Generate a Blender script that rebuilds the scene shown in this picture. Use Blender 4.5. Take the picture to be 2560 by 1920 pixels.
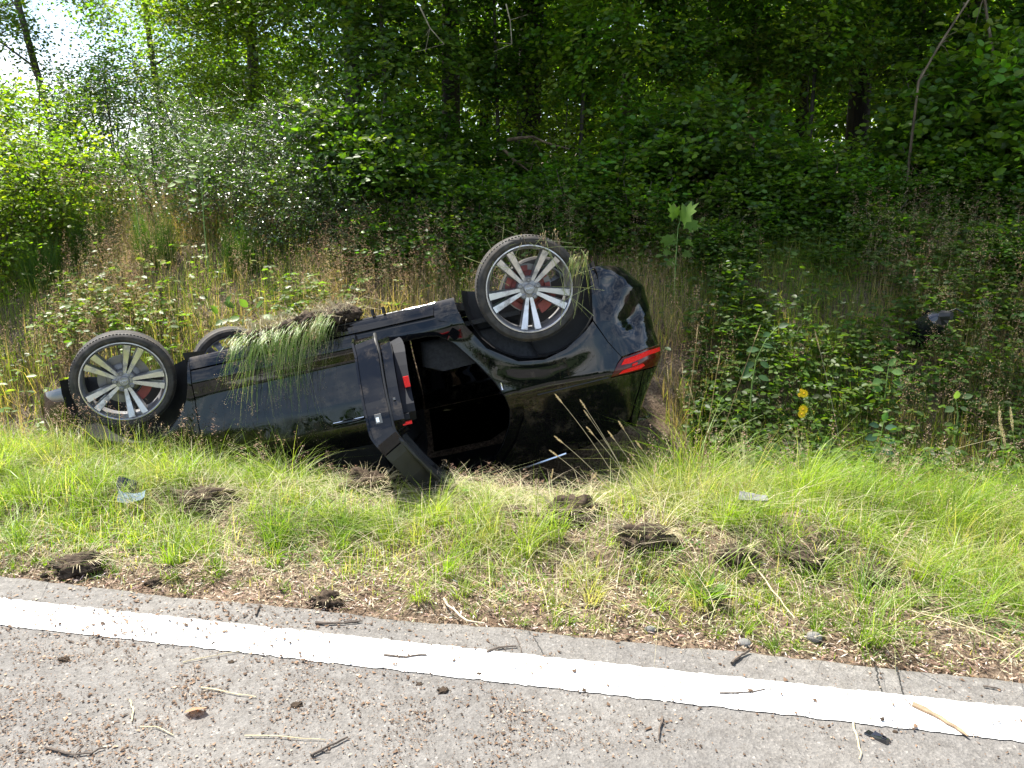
import bpy, bmesh, math, random
import numpy as np
from mathutils import Vector, Matrix
from mathutils.geometry import delaunay_2d_cdt

# ------------------------------------------------------------------ scene, camera, light
scene = bpy.context.scene
for o in list(bpy.data.objects):
    bpy.data.objects.remove(o)
COL = scene.collection
RNG = np.random.default_rng(7)

cam_d = bpy.data.cameras.new('camera')
cam_d.sensor_width = 36.0
cam_d.lens = 36.0 * 1900 / 2560
cam_d.clip_start = 0.05
cam_d.clip_end = 2000
cam = bpy.data.objects.new('camera', cam_d)
COL.objects.link(cam)
PITCH = math.atan(460 / 1900)
cam.location = (0, 0, 1.6)
cam.rotation_euler = (math.pi / 2 - PITCH, 0, 0)
scene.camera = cam

SUN_AZ = math.radians(-45)      # seen from above, 0 = straight ahead, negative = to the left
SUN_EL = math.radians(59)
world = bpy.data.worlds.new('World')
scene.world = world
world.use_nodes = True
wn = world.node_tree.nodes
bg = wn['Background']
sky = wn.new('ShaderNodeTexSky')
sky.sky_type = 'NISHITA'
sky.sun_disc = False
sky.sun_elevation = SUN_EL
sky.sun_rotation = SUN_AZ
sky.air_density = 1.0
sky.dust_density = 1.0
# broken cloud over the blue, the same all round the sky
w_tc = wn.new('ShaderNodeTexCoord'); w_n = wn.new('ShaderNodeTexNoise'); w_r = wn.new('ShaderNodeMapRange'); w_m = wn.new('ShaderNodeMix')
w_map = wn.new('ShaderNodeMapping'); w_map.inputs['Scale'].default_value = (1, 1, 2.2)
w_n.inputs['Scale'].default_value = 3.4; w_n.inputs['Detail'].default_value = 7; w_n.inputs['Roughness'].default_value = .58
w_r.inputs[1].default_value = .46; w_r.inputs[2].default_value = .68; w_r.inputs[3].default_value = 0; w_r.inputs[4].default_value = .8
w_m.data_type = 'RGBA'; w_m.inputs[7].default_value = (8.5, 8.6, 9.0, 1); w_m.clamp_result = False
WL = world.node_tree.links
WL.new(w_tc.outputs['Generated'], w_map.inputs[0]); WL.new(w_map.outputs[0], w_n.inputs['Vector']); WL.new(w_n.outputs[0], w_r.inputs[0])
WL.new(w_r.outputs[0], w_m.inputs[0]); WL.new(sky.outputs[0], w_m.inputs[6]); WL.new(w_m.outputs[2], bg.inputs[0])
bg.inputs[1].default_value = 0.10
sun_d = bpy.data.lights.new('sun', 'SUN')
sun_d.energy = 5.0
sun_d.angle = math.radians(0.55)
sun_d.color = (1.0, 0.95, 0.86)
sun = bpy.data.objects.new('sun', sun_d)
COL.objects.link(sun)
to_sun = Vector((math.sin(SUN_AZ) * math.cos(SUN_EL), math.cos(SUN_AZ) * math.cos(SUN_EL), math.sin(SUN_EL)))
sun.rotation_euler = to_sun.to_track_quat('Z', 'Y').to_euler()
sun.location = to_sun * 60
vs = scene.view_settings
vs.view_transform = 'Standard'
vs.look = 'None'
vs.exposure = 1.55
vs.gamma = 1.0
vs.use_curve_mapping = False
scene.render.engine = 'CYCLES'
scene.cycles.max_bounces = 8
scene.cycles.diffuse_bounces = 3
scene.cycles.glossy_bounces = 3
scene.cycles.transmission_bounces = 5
scene.cycles.transparent_max_bounces = 8
scene.cycles.caustics_reflective = False
scene.cycles.caustics_refractive = False

# ------------------------------------------------------------------ helpers
def nz(a):
    return a / np.maximum(np.linalg.norm(a, axis=-1, keepdims=True), 1e-9)

def _hash(ix, iy, seed):
    n = (ix.astype(np.int64) * 374761393 + iy.astype(np.int64) * 668265263 + seed * 974634777) & 0x7fffffff
    n = ((n ^ (n >> 13)) * 1274126177) & 0x7fffffff
    return ((n ^ (n >> 16)) & 0xffff) / 65535.0

def noise2(x, y, seed=0):
    x = np.asarray(x, float); y = np.asarray(y, float)
    ix = np.floor(x); iy = np.floor(y); fx = x - ix; fy = y - iy
    fx = fx * fx * (3 - 2 * fx); fy = fy * fy * (3 - 2 * fy)
    a = _hash(ix, iy, seed); b = _hash(ix + 1, iy, seed); c = _hash(ix, iy + 1, seed); d = _hash(ix + 1, iy + 1, seed)
    return (a * (1 - fx) + b * fx) * (1 - fy) + (c * (1 - fx) + d * fx) * fy

def fbm(x, y, seed=0, octv=3):
    s = 0; a = .5; t = 0
    for k in range(octv):
        s = s + a * noise2(x * 2 ** k + 17.3 * k, y * 2 ** k - 9.1 * k, seed + k); t += a; a *= .5
    return s / t

def sstep(a, b, x):
    t = np.clip((x - a) / (b - a), 0, 1)
    return t * t * (3 - 2 * t)

def np_mesh(name, verts, faces_list, cols=None, mats=(), mat_idx=None, smooth=False):
    """faces_list: list of (n,k) int arrays"""
    me = bpy.data.meshes.new(name)
    verts = np.asarray(verts, np.float32)
    me.vertices.add(len(verts)); me.vertices.foreach_set('co', verts.ravel())
    loops = np.concatenate([f.ravel() for f in faces_list]).astype(np.int32)
    tot = np.concatenate([np.full(len(f), f.shape[1]) for f in faces_list]).astype(np.int32)
    st = np.concatenate([[0], np.cumsum(tot)[:-1]]).astype(np.int32)
    me.loops.add(len(loops)); me.loops.foreach_set('vertex_index', loops)
    me.polygons.add(len(tot)); me.polygons.foreach_set('loop_start', st); me.polygons.foreach_set('loop_total', tot)
    if smooth:
        me.polygons.foreach_set('use_smooth', np.ones(len(tot), bool))
    for m in mats:
        me.materials.append(m)
    if mat_idx is not None:
        me.polygons.foreach_set('material_index', np.asarray(mat_idx, np.int32))
    if cols is not None:
        at = me.attributes.new('tint', 'FLOAT_COLOR', 'POINT')
        c4 = np.ones((len(verts), 4), np.float32); c4[:, :3] = cols
        at.data.foreach_set('color', c4.ravel())
    me.update(calc_edges=True)
    me.validate()
    return me

def link(name, me, parent=None, **props):
    o = bpy.data.objects.new(name, me)
    COL.objects.link(o)
    if parent is not None:
        o.parent = parent
    for k, v in props.items():
        if v is not None:
            o[k] = v
    return o

def empty(name, loc=(0, 0, 0), **props):
    o = link(name, None, **props)
    o.location = loc
    o.empty_display_size = .1
    return o

class MB:
    """collects shapes into one mesh"""
    def __init__(self): self.v = []; self.f = []; self.n = 0
    def add(self, v, f):
        b = self.n
        self.v += [tuple(p) for p in v]; self.n += len(v)
        self.f += [tuple(i + b for i in q) for q in f]
    def tube(self, pts, rad, n=8, cap=True):
        pts = [Vector(p) for p in pts]
        if not hasattr(rad, '__len__'): rad = [rad] * len(pts)
        V = []; F = []
        up = Vector((.13, .29, .95))
        for i, p in enumerate(pts):
            t = (pts[min(i + 1, len(pts) - 1)] - pts[max(i - 1, 0)]).normalized()
            a = t.cross(up)
            if a.length < .05: a = t.cross(Vector((1, 0, 0)))
            a.normalize(); b = a.cross(t).normalized()
            for k in range(n):
                w = 2 * math.pi * k / n
                V.append(p + (a * math.cos(w) + b * math.sin(w)) * rad[i])
        for i in range(len(pts) - 1):
            for k in range(n):
                F.append((i * n + k, i * n + (k + 1) % n, (i + 1) * n + (k + 1) % n, (i + 1) * n + k))
        if cap:
            F.append(tuple(range(n))[::-1]); F.append(tuple((len(pts) - 1) * n + k for k in range(n)))
        self.add(V, F)
    def box(self, c, s, rot=None):
        x, y, z = (q / 2 for q in s)
        V = [Vector(p) for p in ((-x, -y, -z), (x, -y, -z), (x, y, -z), (-x, y, -z), (-x, -y, z), (x, -y, z), (x, y, z), (-x, y, z))]
        if rot is not None: V = [rot @ p for p in V]
        self.add([p + Vector(c) for p in V], [(0, 3, 2, 1), (4, 5, 6, 7), (0, 1, 5, 4), (1, 2, 6, 5), (2, 3, 7, 6), (3, 0, 4, 7)])
    def lathe(self, prof, n=48, axis='y', closed=False):
        """prof: (radius, along axis)"""
        V = []; F = []; m = len(prof)
        for k in range(n):
            w = 2 * math.pi * k / n
            for r, h in prof:
                V.append((r * math.cos(w), h, r * math.sin(w)))
        for k in range(n):
            for j in range(m - 1 + (1 if closed else 0)):
                a = k * m + j; b = k * m + (j + 1) % m; c = ((k + 1) % n) * m + (j + 1) % m; d = ((k + 1) % n) * m + j
                F.append((a, d, c, b))
        self.add(V, F)
    def build(self, name, mat, parent=None, smooth=True, angle=35, **props):
        me = bpy.data.meshes.new(name)
        me.from_pydata(self.v, [], self.f)
        me.materials.append(mat)
        if smooth:
            me.polygons.foreach_set('use_smooth', np.ones(len(me.polygons), bool))
            me.set_sharp_from_angle(angle=math.radians(angle))
        me.update()
        return link(name, me, parent, **props)

# ------------------------------------------------------------------ materials
def new_mat(name):
    m = bpy.data.materials.new(name)
    m.use_nodes = True
    nt = m.node_tree
    p = nt.nodes['Principled BSDF']
    return m, nt, p

def plain(name, col, rough=.5, metal=0., spec=.5, coat=0., noise=0., nscale=30., bump=0.):
    m, nt, p = new_mat(name)
    p.inputs['Base Color'].default_value = (*col, 1)
    p.inputs['Roughness'].default_value = rough
    p.inputs['Metallic'].default_value = metal
    p.inputs['Specular IOR Level'].default_value = spec
    if coat:
        p.inputs['Coat Weight'].default_value = coat; p.inputs['Coat Roughness'].default_value = .03
    if noise or bump:
        tc = nt.nodes.new('ShaderNodeTexCoord'); n = nt.nodes.new('ShaderNodeTexNoise')
        n.inputs['Scale'].default_value = nscale; n.inputs['Detail'].default_value = 6
        nt.links.new(tc.outputs['Object'], n.inputs['Vector'])
        if noise:
            r = nt.nodes.new('ShaderNodeMapRange')
            r.inputs[1].default_value = .3; r.inputs[2].default_value = .7
            r.inputs[3].default_value = 1 - noise; r.inputs[4].default_value = 1 + noise
            nt.links.new(n.outputs[0], r.inputs[0])
            mx = nt.nodes.new('ShaderNodeMix'); mx.data_type = 'RGBA'; mx.blend_type = 'MULTIPLY'; mx.inputs[0].default_value = 1
            mx.inputs[6].default_value = (*col, 1)
            nt.links.new(r.outputs[0], mx.inputs[7]); nt.links.new(mx.outputs[2], p.inputs['Base Color'])
        if bump:
            b = nt.nodes.new('ShaderNodeBump'); b.inputs['Strength'].default_value = bump; b.inputs['Distance'].default_value = .01
            nt.links.new(n.outputs[0], b.inputs['Height']); nt.links.new(b.outputs[0], p.inputs['Normal'])
    return m

def dirty(m, nscale=14., lo=.50, hi=.72, amount=.8, col=(.10, .075, .05)):
    """dried mud over an existing material"""
    nt = m.node_tree; p = nt.nodes['Principled BSDF']
    tc = nt.nodes.new('ShaderNodeTexCoord'); n = nt.nodes.new('ShaderNodeTexNoise'); n.inputs['Scale'].default_value = nscale
    n.inputs['Detail'].default_value = 9; n.inputs['Roughness'].default_value = .7
    nt.links.new(tc.outputs['Object'], n.inputs['Vector'])
    r = nt.nodes.new('ShaderNodeMapRange'); r.inputs[1].default_value = lo; r.inputs[2].default_value = hi; r.inputs[3].default_value = 0; r.inputs[4].default_value = amount
    nt.links.new(n.outputs[0], r.inputs[0])
    mx = nt.nodes.new('ShaderNodeMix'); mx.data_type = 'RGBA'; mx.inputs[6].default_value = p.inputs['Base Color'].default_value[:]; mx.inputs[7].default_value = (*col, 1)
    if p.inputs['Base Color'].is_linked: nt.links.new(p.inputs['Base Color'].links[0].from_socket, mx.inputs[6])
    nt.links.new(r.outputs[0], mx.inputs[0]); nt.links.new(mx.outputs[2], p.inputs['Base Color'])
    for nm, end in (('Roughness', .9), ('Metallic', 0.)):
        f = nt.nodes.new('ShaderNodeMapRange'); f.inputs[3].default_value = p.inputs[nm].default_value; f.inputs[4].default_value = end
        nt.links.new(r.outputs[0], f.inputs[0]); nt.links.new(f.outputs[0], p.inputs[nm])
    return m

def leafy(name, rough=.38, trans=.45, spec=.5, tgain=(1.6, 1.9, .55)):
    """blade / leaf: per-leaf tint attribute x object colour, translucent"""
    m, nt, p = new_mat(name)
    a = nt.nodes.new('ShaderNodeAttribute'); a.attribute_name = 'tint'
    oi = nt.nodes.new('ShaderNodeObjectInfo')
    mx = nt.nodes.new('ShaderNodeMix'); mx.data_type = 'RGBA'; mx.blend_type = 'MULTIPLY'; mx.inputs[0].default_value = 1
    nt.links.new(a.outputs['Color'], mx.inputs[6]); nt.links.new(oi.outputs['Color'], mx.inputs[7])
    nt.links.new(mx.outputs[2], p.inputs['Base Color'])
    p.inputs['Roughness'].default_value = rough
    p.inputs['Specular IOR Level'].default_value = spec
    t = nt.nodes.new('ShaderNodeBsdfTranslucent')
    m2 = nt.nodes.new('ShaderNodeMix'); m2.data_type = 'RGBA'; m2.blend_type = 'MULTIPLY'; m2.inputs[0].default_value = 1
    m2.inputs[7].default_value = (*tgain, 1); m2.clamp_result = False
    nt.links.new(mx.outputs[2], m2.inputs[6]); nt.links.new(m2.outputs[2], t.inputs[0])
    ms = nt.nodes.new('ShaderNodeMixShader'); ms.inputs[0].default_value = trans
    nt.links.new(p.outputs[0], ms.inputs[1]); nt.links.new(t.outputs[0], ms.inputs[2])
    nt.links.new(ms.outputs[0], nt.nodes['Material Output'].inputs['Surface'])
    return m

M_LEAF = leafy('leaf', .50, .48, .3, (2.1, 2.3, .6))
M_GLOSSLEAF = leafy('glossy_leaf', .44, .45, .35, (2.1, 2.3, .6))
M_GRASS = leafy('grass_blade', .42, .45, .4, (1.75, 1.8, .6))
M_SHINY = leafy('shiny_leaf', .30, .38, .8, (2.1, 2.3, .6))
M_DRY = leafy('dry_grass', .7, .35, .2, (1.2, 1.1, .9))
M_PETAL = leafy('petal', .6, .3, .2, (1.1, 1.0, .6))

def tinted(name, rough=.85, spec=.2, bump=0., nscale=60):
    m, nt, p = new_mat(name)
    a = nt.nodes.new('ShaderNodeAttribute'); a.attribute_name = 'tint'
    nt.links.new(a.outputs['Color'], p.inputs['Base Color'])
    p.inputs['Roughness'].default_value = rough; p.inputs['Specular IOR Level'].default_value = spec
    return m
M_CRUMB = tinted('crumb')
# ------------------------------------------------------------------ terrain
UX, UY = math.cos(math.radians(10.49)), -math.sin(math.radians(10.49))   # along the road (to the right)
def uv(x, y): return x * UX + y * UY, -x * UY + y * UX
def xy(u, v): return u * UX - v * UY, u * UY + v * UX
V_EDGE = 2.588
_PV = np.array([-400, 2.40, 2.57, 2.62, 2.9, 3.4, 3.8, 4.1, 4.4, 4.7, 5.0, 5.4, 5.8, 6.2, 6.7, 7.5, 8.6, 10, 14, 25, 60, 400])
_PZ = np.array([-.07, -.07, -.06, -.022, .0, .035, .04, .01, -.10, -.27, -.43, -.50, -.36, -.05, .38, .90, 1.36, 1.52, 1.75, 2.5, 5., 14.])
def T0(x, y):
    u, v = uv(np.asarray(x, float), np.asarray(y, float))
    sh = .36 * sstep(-.6, -2.2, u)
    xw = np.asarray(x, float)
    sh = sh + .34 * sstep(-1.5, -.9, xw) * sstep(1.0, .5, xw) * sstep(-2.2, -.6, u) + .05 * sstep(-2.2, -1.4, xw) * sstep(-.9, -1.3, xw)
    ve = v + sh * sstep(2.9, 3.8, v)
    z = np.interp(ve, _PV, _PZ)
    # smooth the kinks of the section
    z = .5 * z + .25 * np.interp(ve - .12, _PV, _PZ) + .25 * np.interp(ve + .12, _PV, _PZ) if True else z
    far = sstep(2.9, 3.6, v)
    z = z + far * ((fbm(x * .9, y * .9, 3) - .5) * .16 + (fbm(x * 3.1, y * 3.1, 8) - .5) * .07)
    z = z + sstep(2.62, 2.8, v) * (fbm(x * 8, y * 8, 11) - .5) * .05 + sstep(2.75, 3.2, v) * sstep(4.8, 4.2, v) * ((fbm(x * 3.4, y * 3.4, 15) - .5) * .10 + (fbm(x * 1.5, y * 1.5, 16) - .5) * .16)
    z = z + sstep(6.5, 9, v) * (fbm(x * .35, y * .35, 21) - .5) * .5
    return np.where(v < 2.6, np.minimum(z, -.02), z)

CAR_O = np.array([0.15781074001222128, 5.525079624289026, 0.9413268484297492])
CAR_X = np.array([-0.9748420580633255, 0.023519158595454153, -0.22165245545633339])
CAR_Y = np.array([0.056961965324892616, 0.9876845316158777, -0.1457209679937995])
CAR_Z = np.array([0.21549546709196857, -0.15468068782393643, -0.9641761190141187])
def car_local(x, y, z):
    p = np.stack([x, y, z], -1) - CAR_O
    return p @ CAR_X, p @ CAR_Y, p @ CAR_Z

def car_inside(x, y, z, grow=0.):
    lx, ly, lz = car_local(x, y, z)
    return (lx > -.82 - grow) & (lx < 3.5 + grow) & (np.abs(ly) < .90 + grow) & (lz > -.1 - grow) & (lz < 1.22)

# the car has pressed its roof and bonnet into the ditch
def T(x, y):
    z = T0(x, y)
    x = np.asarray(x, float); y = np.asarray(y, float)
    lx, ly, lz = car_local(x, y, z)
    top = np.interp(lx, [-.8, -.3, .2, 1.5, 2.3, 3.5], [.75, 1.1, 1.2, 1.2, .74, .52])      # body height along the car
    side = np.interp(np.abs(ly), [0, .55, .8, .95], [0, .02, .4, .6]) * (lx < 2.4) + np.interp(np.abs(ly), [0, .6, .85, 1], [0, .02, .12, .5]) * (lx >= 2.4)
    lim = CAR_O[2] + lx * CAR_X[2] + ly * CAR_Y[2] + (top - side + .02) * CAR_Z[2]
    inside = (lx > -.85) & (lx < 3.55) & (np.abs(ly) < .92)
    return np.where(inside, np.minimum(z, lim), z)

def axis(knots):
    out = []
    for a, b, s in knots:
        out.append(np.arange(a, b, s))
    return np.concatenate(out + [[knots[-1][1]]])
au = axis([(-400, -60, 34), (-60, -16, 4), (-16, -7, .5), (-7, 6, .055), (6, 16, .5), (16, 60, 4), (60, 400, 34)])
av = axis([(-400, -60, 34), (-60, -6, 6), (-6, 2.2, 1.64), (2.2, 2.55, .07), (2.55, 6.8, .045), (6.8, 12, .12), (12, 30, .6), (30, 60, 3), (60, 400, 34)])
gu, gv = np.meshgrid(au, av, indexing='ij')
gx, gy = xy(gu, gv)
gz = T(gx, gy)
nu, nv = gu.shape
idx = np.arange(nu * nv).reshape(nu, nv)
quads = np.stack([idx[:-1, :-1], idx[1:, :-1], idx[1:, 1:], idx[:-1, 1:]], -1).reshape(-1, 4)

m_soil, nt, p = new_mat('soil')
tc = nt.nodes.new('ShaderNodeTexCoord')
def _noise(scale, det=6, rough=.6):
    n = nt.nodes.new('ShaderNodeTexNoise'); n.inputs['Scale'].default_value = scale; n.inputs['Detail'].default_value = det
    n.inputs['Roughness'].default_value = rough
    nt.links.new(tc.outputs['Object'], n.inputs['Vector']); return n
def _ramp(src, stops):
    r = nt.nodes.new('ShaderNodeValToRGB')
    while len(r.color_ramp.elements) < len(stops): r.color_ramp.elements.new(.5)
    for e, (pos, c) in zip(r.color_ramp.elements, stops): e.position = pos; e.color = (*c, 1)
    nt.links.new(src, r.inputs[0]); return r
n1 = _noise(55, 8, .75); n2 = _noise(2.2, 4)
r1 = _ramp(n1.outputs[0], [(.30, (.030, .022, .015)), (.43, (.11, .080, .055)), (.54, (.23, .17, .12)), (.68, (.40, .32, .24))])
r2 = _ramp(n2.outputs[0], [(.4, (.55, .5, .45)), (.6, (1, 1, 1))])
mx = nt.nodes.new('ShaderNodeMix'); mx.data_type = 'RGBA'; mx.blend_type = 'MULTIPLY'; mx.inputs[0].default_value = .8
nt.links.new(r1.outputs[0], mx.inputs[6]); nt.links.new(r2.outputs[0], mx.inputs[7]); nt.links.new(mx.outputs[2], p.inputs['Base Color'])
bp = nt.nodes.new('ShaderNodeBump'); bp.inputs['Strength'].default_value = .9; bp.inputs['Distance'].default_value = .02
nt.links.new(n1.outputs[0], bp.inputs['Height']); nt.links.new(bp.outputs[0], p.inputs['Normal'])
p.inputs['Roughness'].default_value = .9; p.inputs['Specular IOR Level'].default_value = .2
link('ground', np_mesh('ground', np.stack([gx, gy, gz], -1).reshape(-1, 3), [quads], mats=[m_soil], smooth=True), kind='structure')

# meadow on the other side of the road
mu = np.array([-400, -100, -20, 20, 100, 400.]); mvv = np.array([-400, -60, -12, -4.15])
MU, MV = np.meshgrid(mu, mvv, indexing='ij'); MX, MY = xy(MU, MV)
mi = np.arange(MU.size).reshape(MU.shape)
m_mead, nt, p = new_mat('meadow')
tc = nt.nodes.new('ShaderNodeTexCoord'); n1 = _noise(9, 8, .7)
r1 = _ramp(n1.outputs[0], [(.35, (.022, .045, .010)), (.55, (.05, .085, .02)), (.7, (.09, .11, .035))])
nt.links.new(r1.outputs[0], p.inputs['Base Color']); p.inputs['Roughness'].default_value = .9
link('meadow', np_mesh('meadow', np.stack([MX, MY, np.full_like(MX, -.012)], -1).reshape(-1, 3), [np.stack([mi[:-1, :-1], mi[1:, :-1], mi[1:, 1:], mi[:-1, 1:]], -1).reshape(-1, 4)], mats=[m_mead]), kind='structure')

# road: slab with a slightly ragged, rounded edge
ru = axis([(-400, -20, 20), (-20, -5, .5), (-5, 5, .03), (5, 20, .5), (20, 400, 20)])
wob = (fbm(ru * 2.3, ru * 0, 5) - .5) * .05 + (fbm(ru * 14, ru * 0, 6) - .5) * .018
sec = [(-4.2, 0.), (-2, 0.02), (0, 0.02), (1.6, .008), (2.2, .002)]
rows = []
for v_, z_ in [(-4.2, -.03), (-2, .0), (0., .0), (1.5, 0.), (2.25, 0.)]:
    rows.append(np.stack([*xy(ru, np.full_like(ru, v_)), np.full_like(ru, z_)], -1))
for dv, z_ in [(-.05, 0.), (-.02, -.003), (-.006, -.010), (0., -.022), (.004, -.06)]:
    rows.append(np.stack([*xy(ru, V_EDGE + wob + dv), np.full_like(ru, z_)], -1))
rv = np.stack(rows, 1); a, b = rv.shape[:2]
ri = np.arange(a * b).reshape(a, b)
rq = np.stack([ri[:-1, :-1], ri[1:, :-1], ri[1:, 1:], ri[:-1, 1:]], -1).reshape(-1, 4)
m_asph, nt, p = new_mat('asphalt')
tc = nt.nodes.new('ShaderNodeTexCoord')
vor = nt.nodes.new('ShaderNodeTexVoronoi'); vor.inputs['Scale'].default_value = 130
nt.links.new(tc.outputs['Object'], vor.inputs['Vector'])
n1 = _noise(210, 4, .7); n2 = _noise(1.3, 5); n3 = _noise(19, 6)
r0 = _ramp(vor.outputs['Color'], [(.0, (.115, .113, .111)), (.5, (.158, .155, .151)), (.86, (.19, .186, .18)), (.97, (.30, .29, .28))])
r2 = _ramp(n2.outputs[0], [(.35, (.78, .76, .74)), (.65, (1.0, .97, .925))])
r3 = _ramp(n3.outputs[0], [(.38, (.82, .80, .78)), (.6, (1.06, 1.05, 1.04))])
mx = nt.nodes.new('ShaderNodeMix'); mx.data_type = 'RGBA'; mx.blend_type = 'MULTIPLY'; mx.inputs[0].default_value = 1
nt.links.new(r0.outputs[0], mx.inputs[6]); nt.links.new(r2.outputs[0], mx.inputs[7])
mx2 = nt.nodes.new('ShaderNodeMix'); mx2.data_type = 'RGBA'; mx2.blend_type = 'MULTIPLY'; mx2.inputs[0].default_value = 1
nt.links.new(mx.outputs[2], mx2.inputs[6]); nt.links.new(r3.outputs[0], mx2.inputs[7]); nt.links.new(mx2.outputs[2], p.inputs['Base Color'])
bp = nt.nodes.new('ShaderNodeBump'); bp.inputs['Strength'].default_value = .5; bp.inputs['Distance'].default_value = .005
ad = nt.nodes.new('ShaderNodeMath'); ad.operation = 'ADD'
nt.links.new(vor.outputs['Distance'], ad.inputs[0]); nt.links.new(n1.outputs[0], ad.inputs[1])
nt.links.new(ad.outputs[0], bp.inputs['Height']); nt.links.new(bp.outputs[0], p.inputs['Normal'])
p.inputs['Roughness'].default_value = .78; p.inputs['Specular IOR Level'].default_value = .35
link('road', np_mesh('road', rv.reshape(-1, 3), [rq], mats=[m_asph], smooth=True), kind='structure')

# painted edge line
lu = axis([(-400, -20, 20), (-20, -5, .5), (-5, 5, .012), (5, 20, .5), (20, 400, 20)])
e1 = (fbm(lu * 40, lu * 0, 31) - .5) * .014; e2 = (fbm(lu * 40, lu * 0, 41) - .5) * .014
l0 = np.stack([*xy(lu, 2.233 + e1), np.full_like(lu, .004)], -1); l1 = np.stack([*xy(lu, 2.408 + e2), np.full_like(lu, .004)], -1)
lv = np.stack([l0, l1], 1); k = len(lu); li = np.arange(2 * k).reshape(k, 2)
lq = np.stack([li[:-1, 0], li[1:, 0], li[1:, 1], li[:-1, 1]], -1)
m_line, nt, p = new_mat('road_paint')
tc = nt.nodes.new('ShaderNodeTexCoord')
n1 = _noise(60, 8, .8)
r1 = _ramp(n1.outputs[0], [(.31, (.22, .21, .20)), (.40, (.70, .69, .66)), (.6, (.80, .79, .77))])
nt.links.new(r1.outputs[0], p.inputs['Base Color'])
bp = nt.nodes.new('ShaderNodeBump'); bp.inputs['Strength'].default_value = .5; bp.inputs['Distance'].default_value = .004
nt.links.new(n1.outputs[0], bp.inputs['Height']); nt.links.new(bp.outputs[0], p.inputs['Normal'])
p.inputs['Roughness'].default_value = .6
link('road_marking', np_mesh('road_marking', lv.reshape(-1, 3), [lq], mats=[m_line]), kind='structure')
# ------------------------------------------------------------------ the overturned car
def tint_paint():
    m, nt, p = new_mat('black_paint')
    p.inputs['Base Color'].default_value = (.0035, .0037, .0045, 1)
    p.inputs['Metallic'].default_value = 0.
    p.inputs['Roughness'].default_value = .13
    p.inputs['Specular IOR Level'].default_value = .0
    p.inputs['Coat Weight'].default_value = 1.; p.inputs['Coat Roughness'].default_value = .015; p.inputs['Coat IOR'].default_value = 1.5
    tc = nt.nodes.new('ShaderNodeTexCoord'); n = nt.nodes.new('ShaderNodeTexNoise')
    n.inputs['Scale'].default_value = 6; n.inputs['Detail'].default_value = 8; n.inputs['Roughness'].default_value = .7
    nt.links.new(tc.outputs['Object'], n.inputs['Vector'])
    r = nt.nodes.new('ShaderNodeMapRange'); r.inputs[1].default_value = .5; r.inputs[2].default_value = .75
    r.inputs[3].default_value = .012; r.inputs[4].default_value = .16
    nt.links.new(n.outputs[0], r.inputs[0]); nt.links.new(r.outputs[0], p.inputs['Coat Roughness'])
    # dust and smeared mud
    n3 = nt.nodes.new('ShaderNodeTexNoise'); n3.inputs['Scale'].default_value = 9; n3.inputs['Detail'].default_value = 9; n3.inputs['Roughness'].default_value = .72
    nt.links.new(tc.outputs['Object'], n3.inputs['Vector'])
    r3 = nt.nodes.new('ShaderNodeMapRange'); r3.inputs[1].default_value = .52; r3.inputs[2].default_value = .76; r3.inputs[3].default_value = 0.; r3.inputs[4].default_value = .5
    nt.links.new(n3.outputs[0], r3.inputs[0])
    mxm = nt.nodes.new('ShaderNodeMix'); mxm.data_type = 'RGBA'; mxm.inputs[6].default_value = (.0035, .0037, .0045, 1); mxm.inputs[7].default_value = (.13, .105, .075, 1)
    nt.links.new(r3.outputs[0], mxm.inputs[0]); nt.links.new(mxm.outputs[2], p.inputs['Base Color'])
    b = nt.nodes.new('ShaderNodeBump'); b.inputs['Strength'].default_value = .20; b.inputs['Distance'].default_value = .02
    n2 = nt.nodes.new('ShaderNodeTexNoise'); n2.inputs['Scale'].default_value = 4; n2.inputs['Detail'].default_value = 1
    nt.links.new(tc.outputs['Object'], n2.inputs['Vector']); nt.links.new(n2.outputs[0], b.inputs['Height'])
    nt.links.new(b.outputs[0], p.inputs['Normal']); nt.links.new(b.outputs[0], p.inputs['Coat Normal'])
    return m
M_PAINT = tint_paint()
M_UNDER = plain('black_plastic', (.018, .018, .019), .55, noise=.35, nscale=14, bump=.3)
M_TRIM = plain('dark_trim', (.016, .017, .021), .75, spec=.15)
M_CLOTH = plain('seat_cloth', (.034, .035, .037), .85, noise=.3, nscale=60)
M_RUBBER = plain('rubber', (.012, .012, .012), .5)
M_TYRE = plain('tyre_rubber', (.034, .031, .028), .75, noise=.75, nscale=16, bump=.35)
M_ALLOY = plain('machined_alloy', (.56, .55, .56), .30, 1., noise=.12, nscale=18)
M_ALLOYG = plain('grey_alloy', (.30, .30, .31), .38, .6, noise=.2, nscale=25)
for _m, _a in ((M_ALLOY, .75), (M_ALLOYG, .8)): dirty(_m, 11, .50, .70, _a)
dirty(M_TYRE, 9, .46, .66, .7, (.085, .065, .045))
M_STEEL = plain('brushed_steel', (.20, .195, .19), .45, .9)
M_CHROME = plain('bright_trim', (.75, .76, .78), .16, 1.)
M_RED = plain('red_lacquer', (.24, .05, .04), .6, noise=.4, nscale=20)
M_REDREF = plain('red_reflector', (.80, .008, .004), .35, spec=.3)
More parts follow.
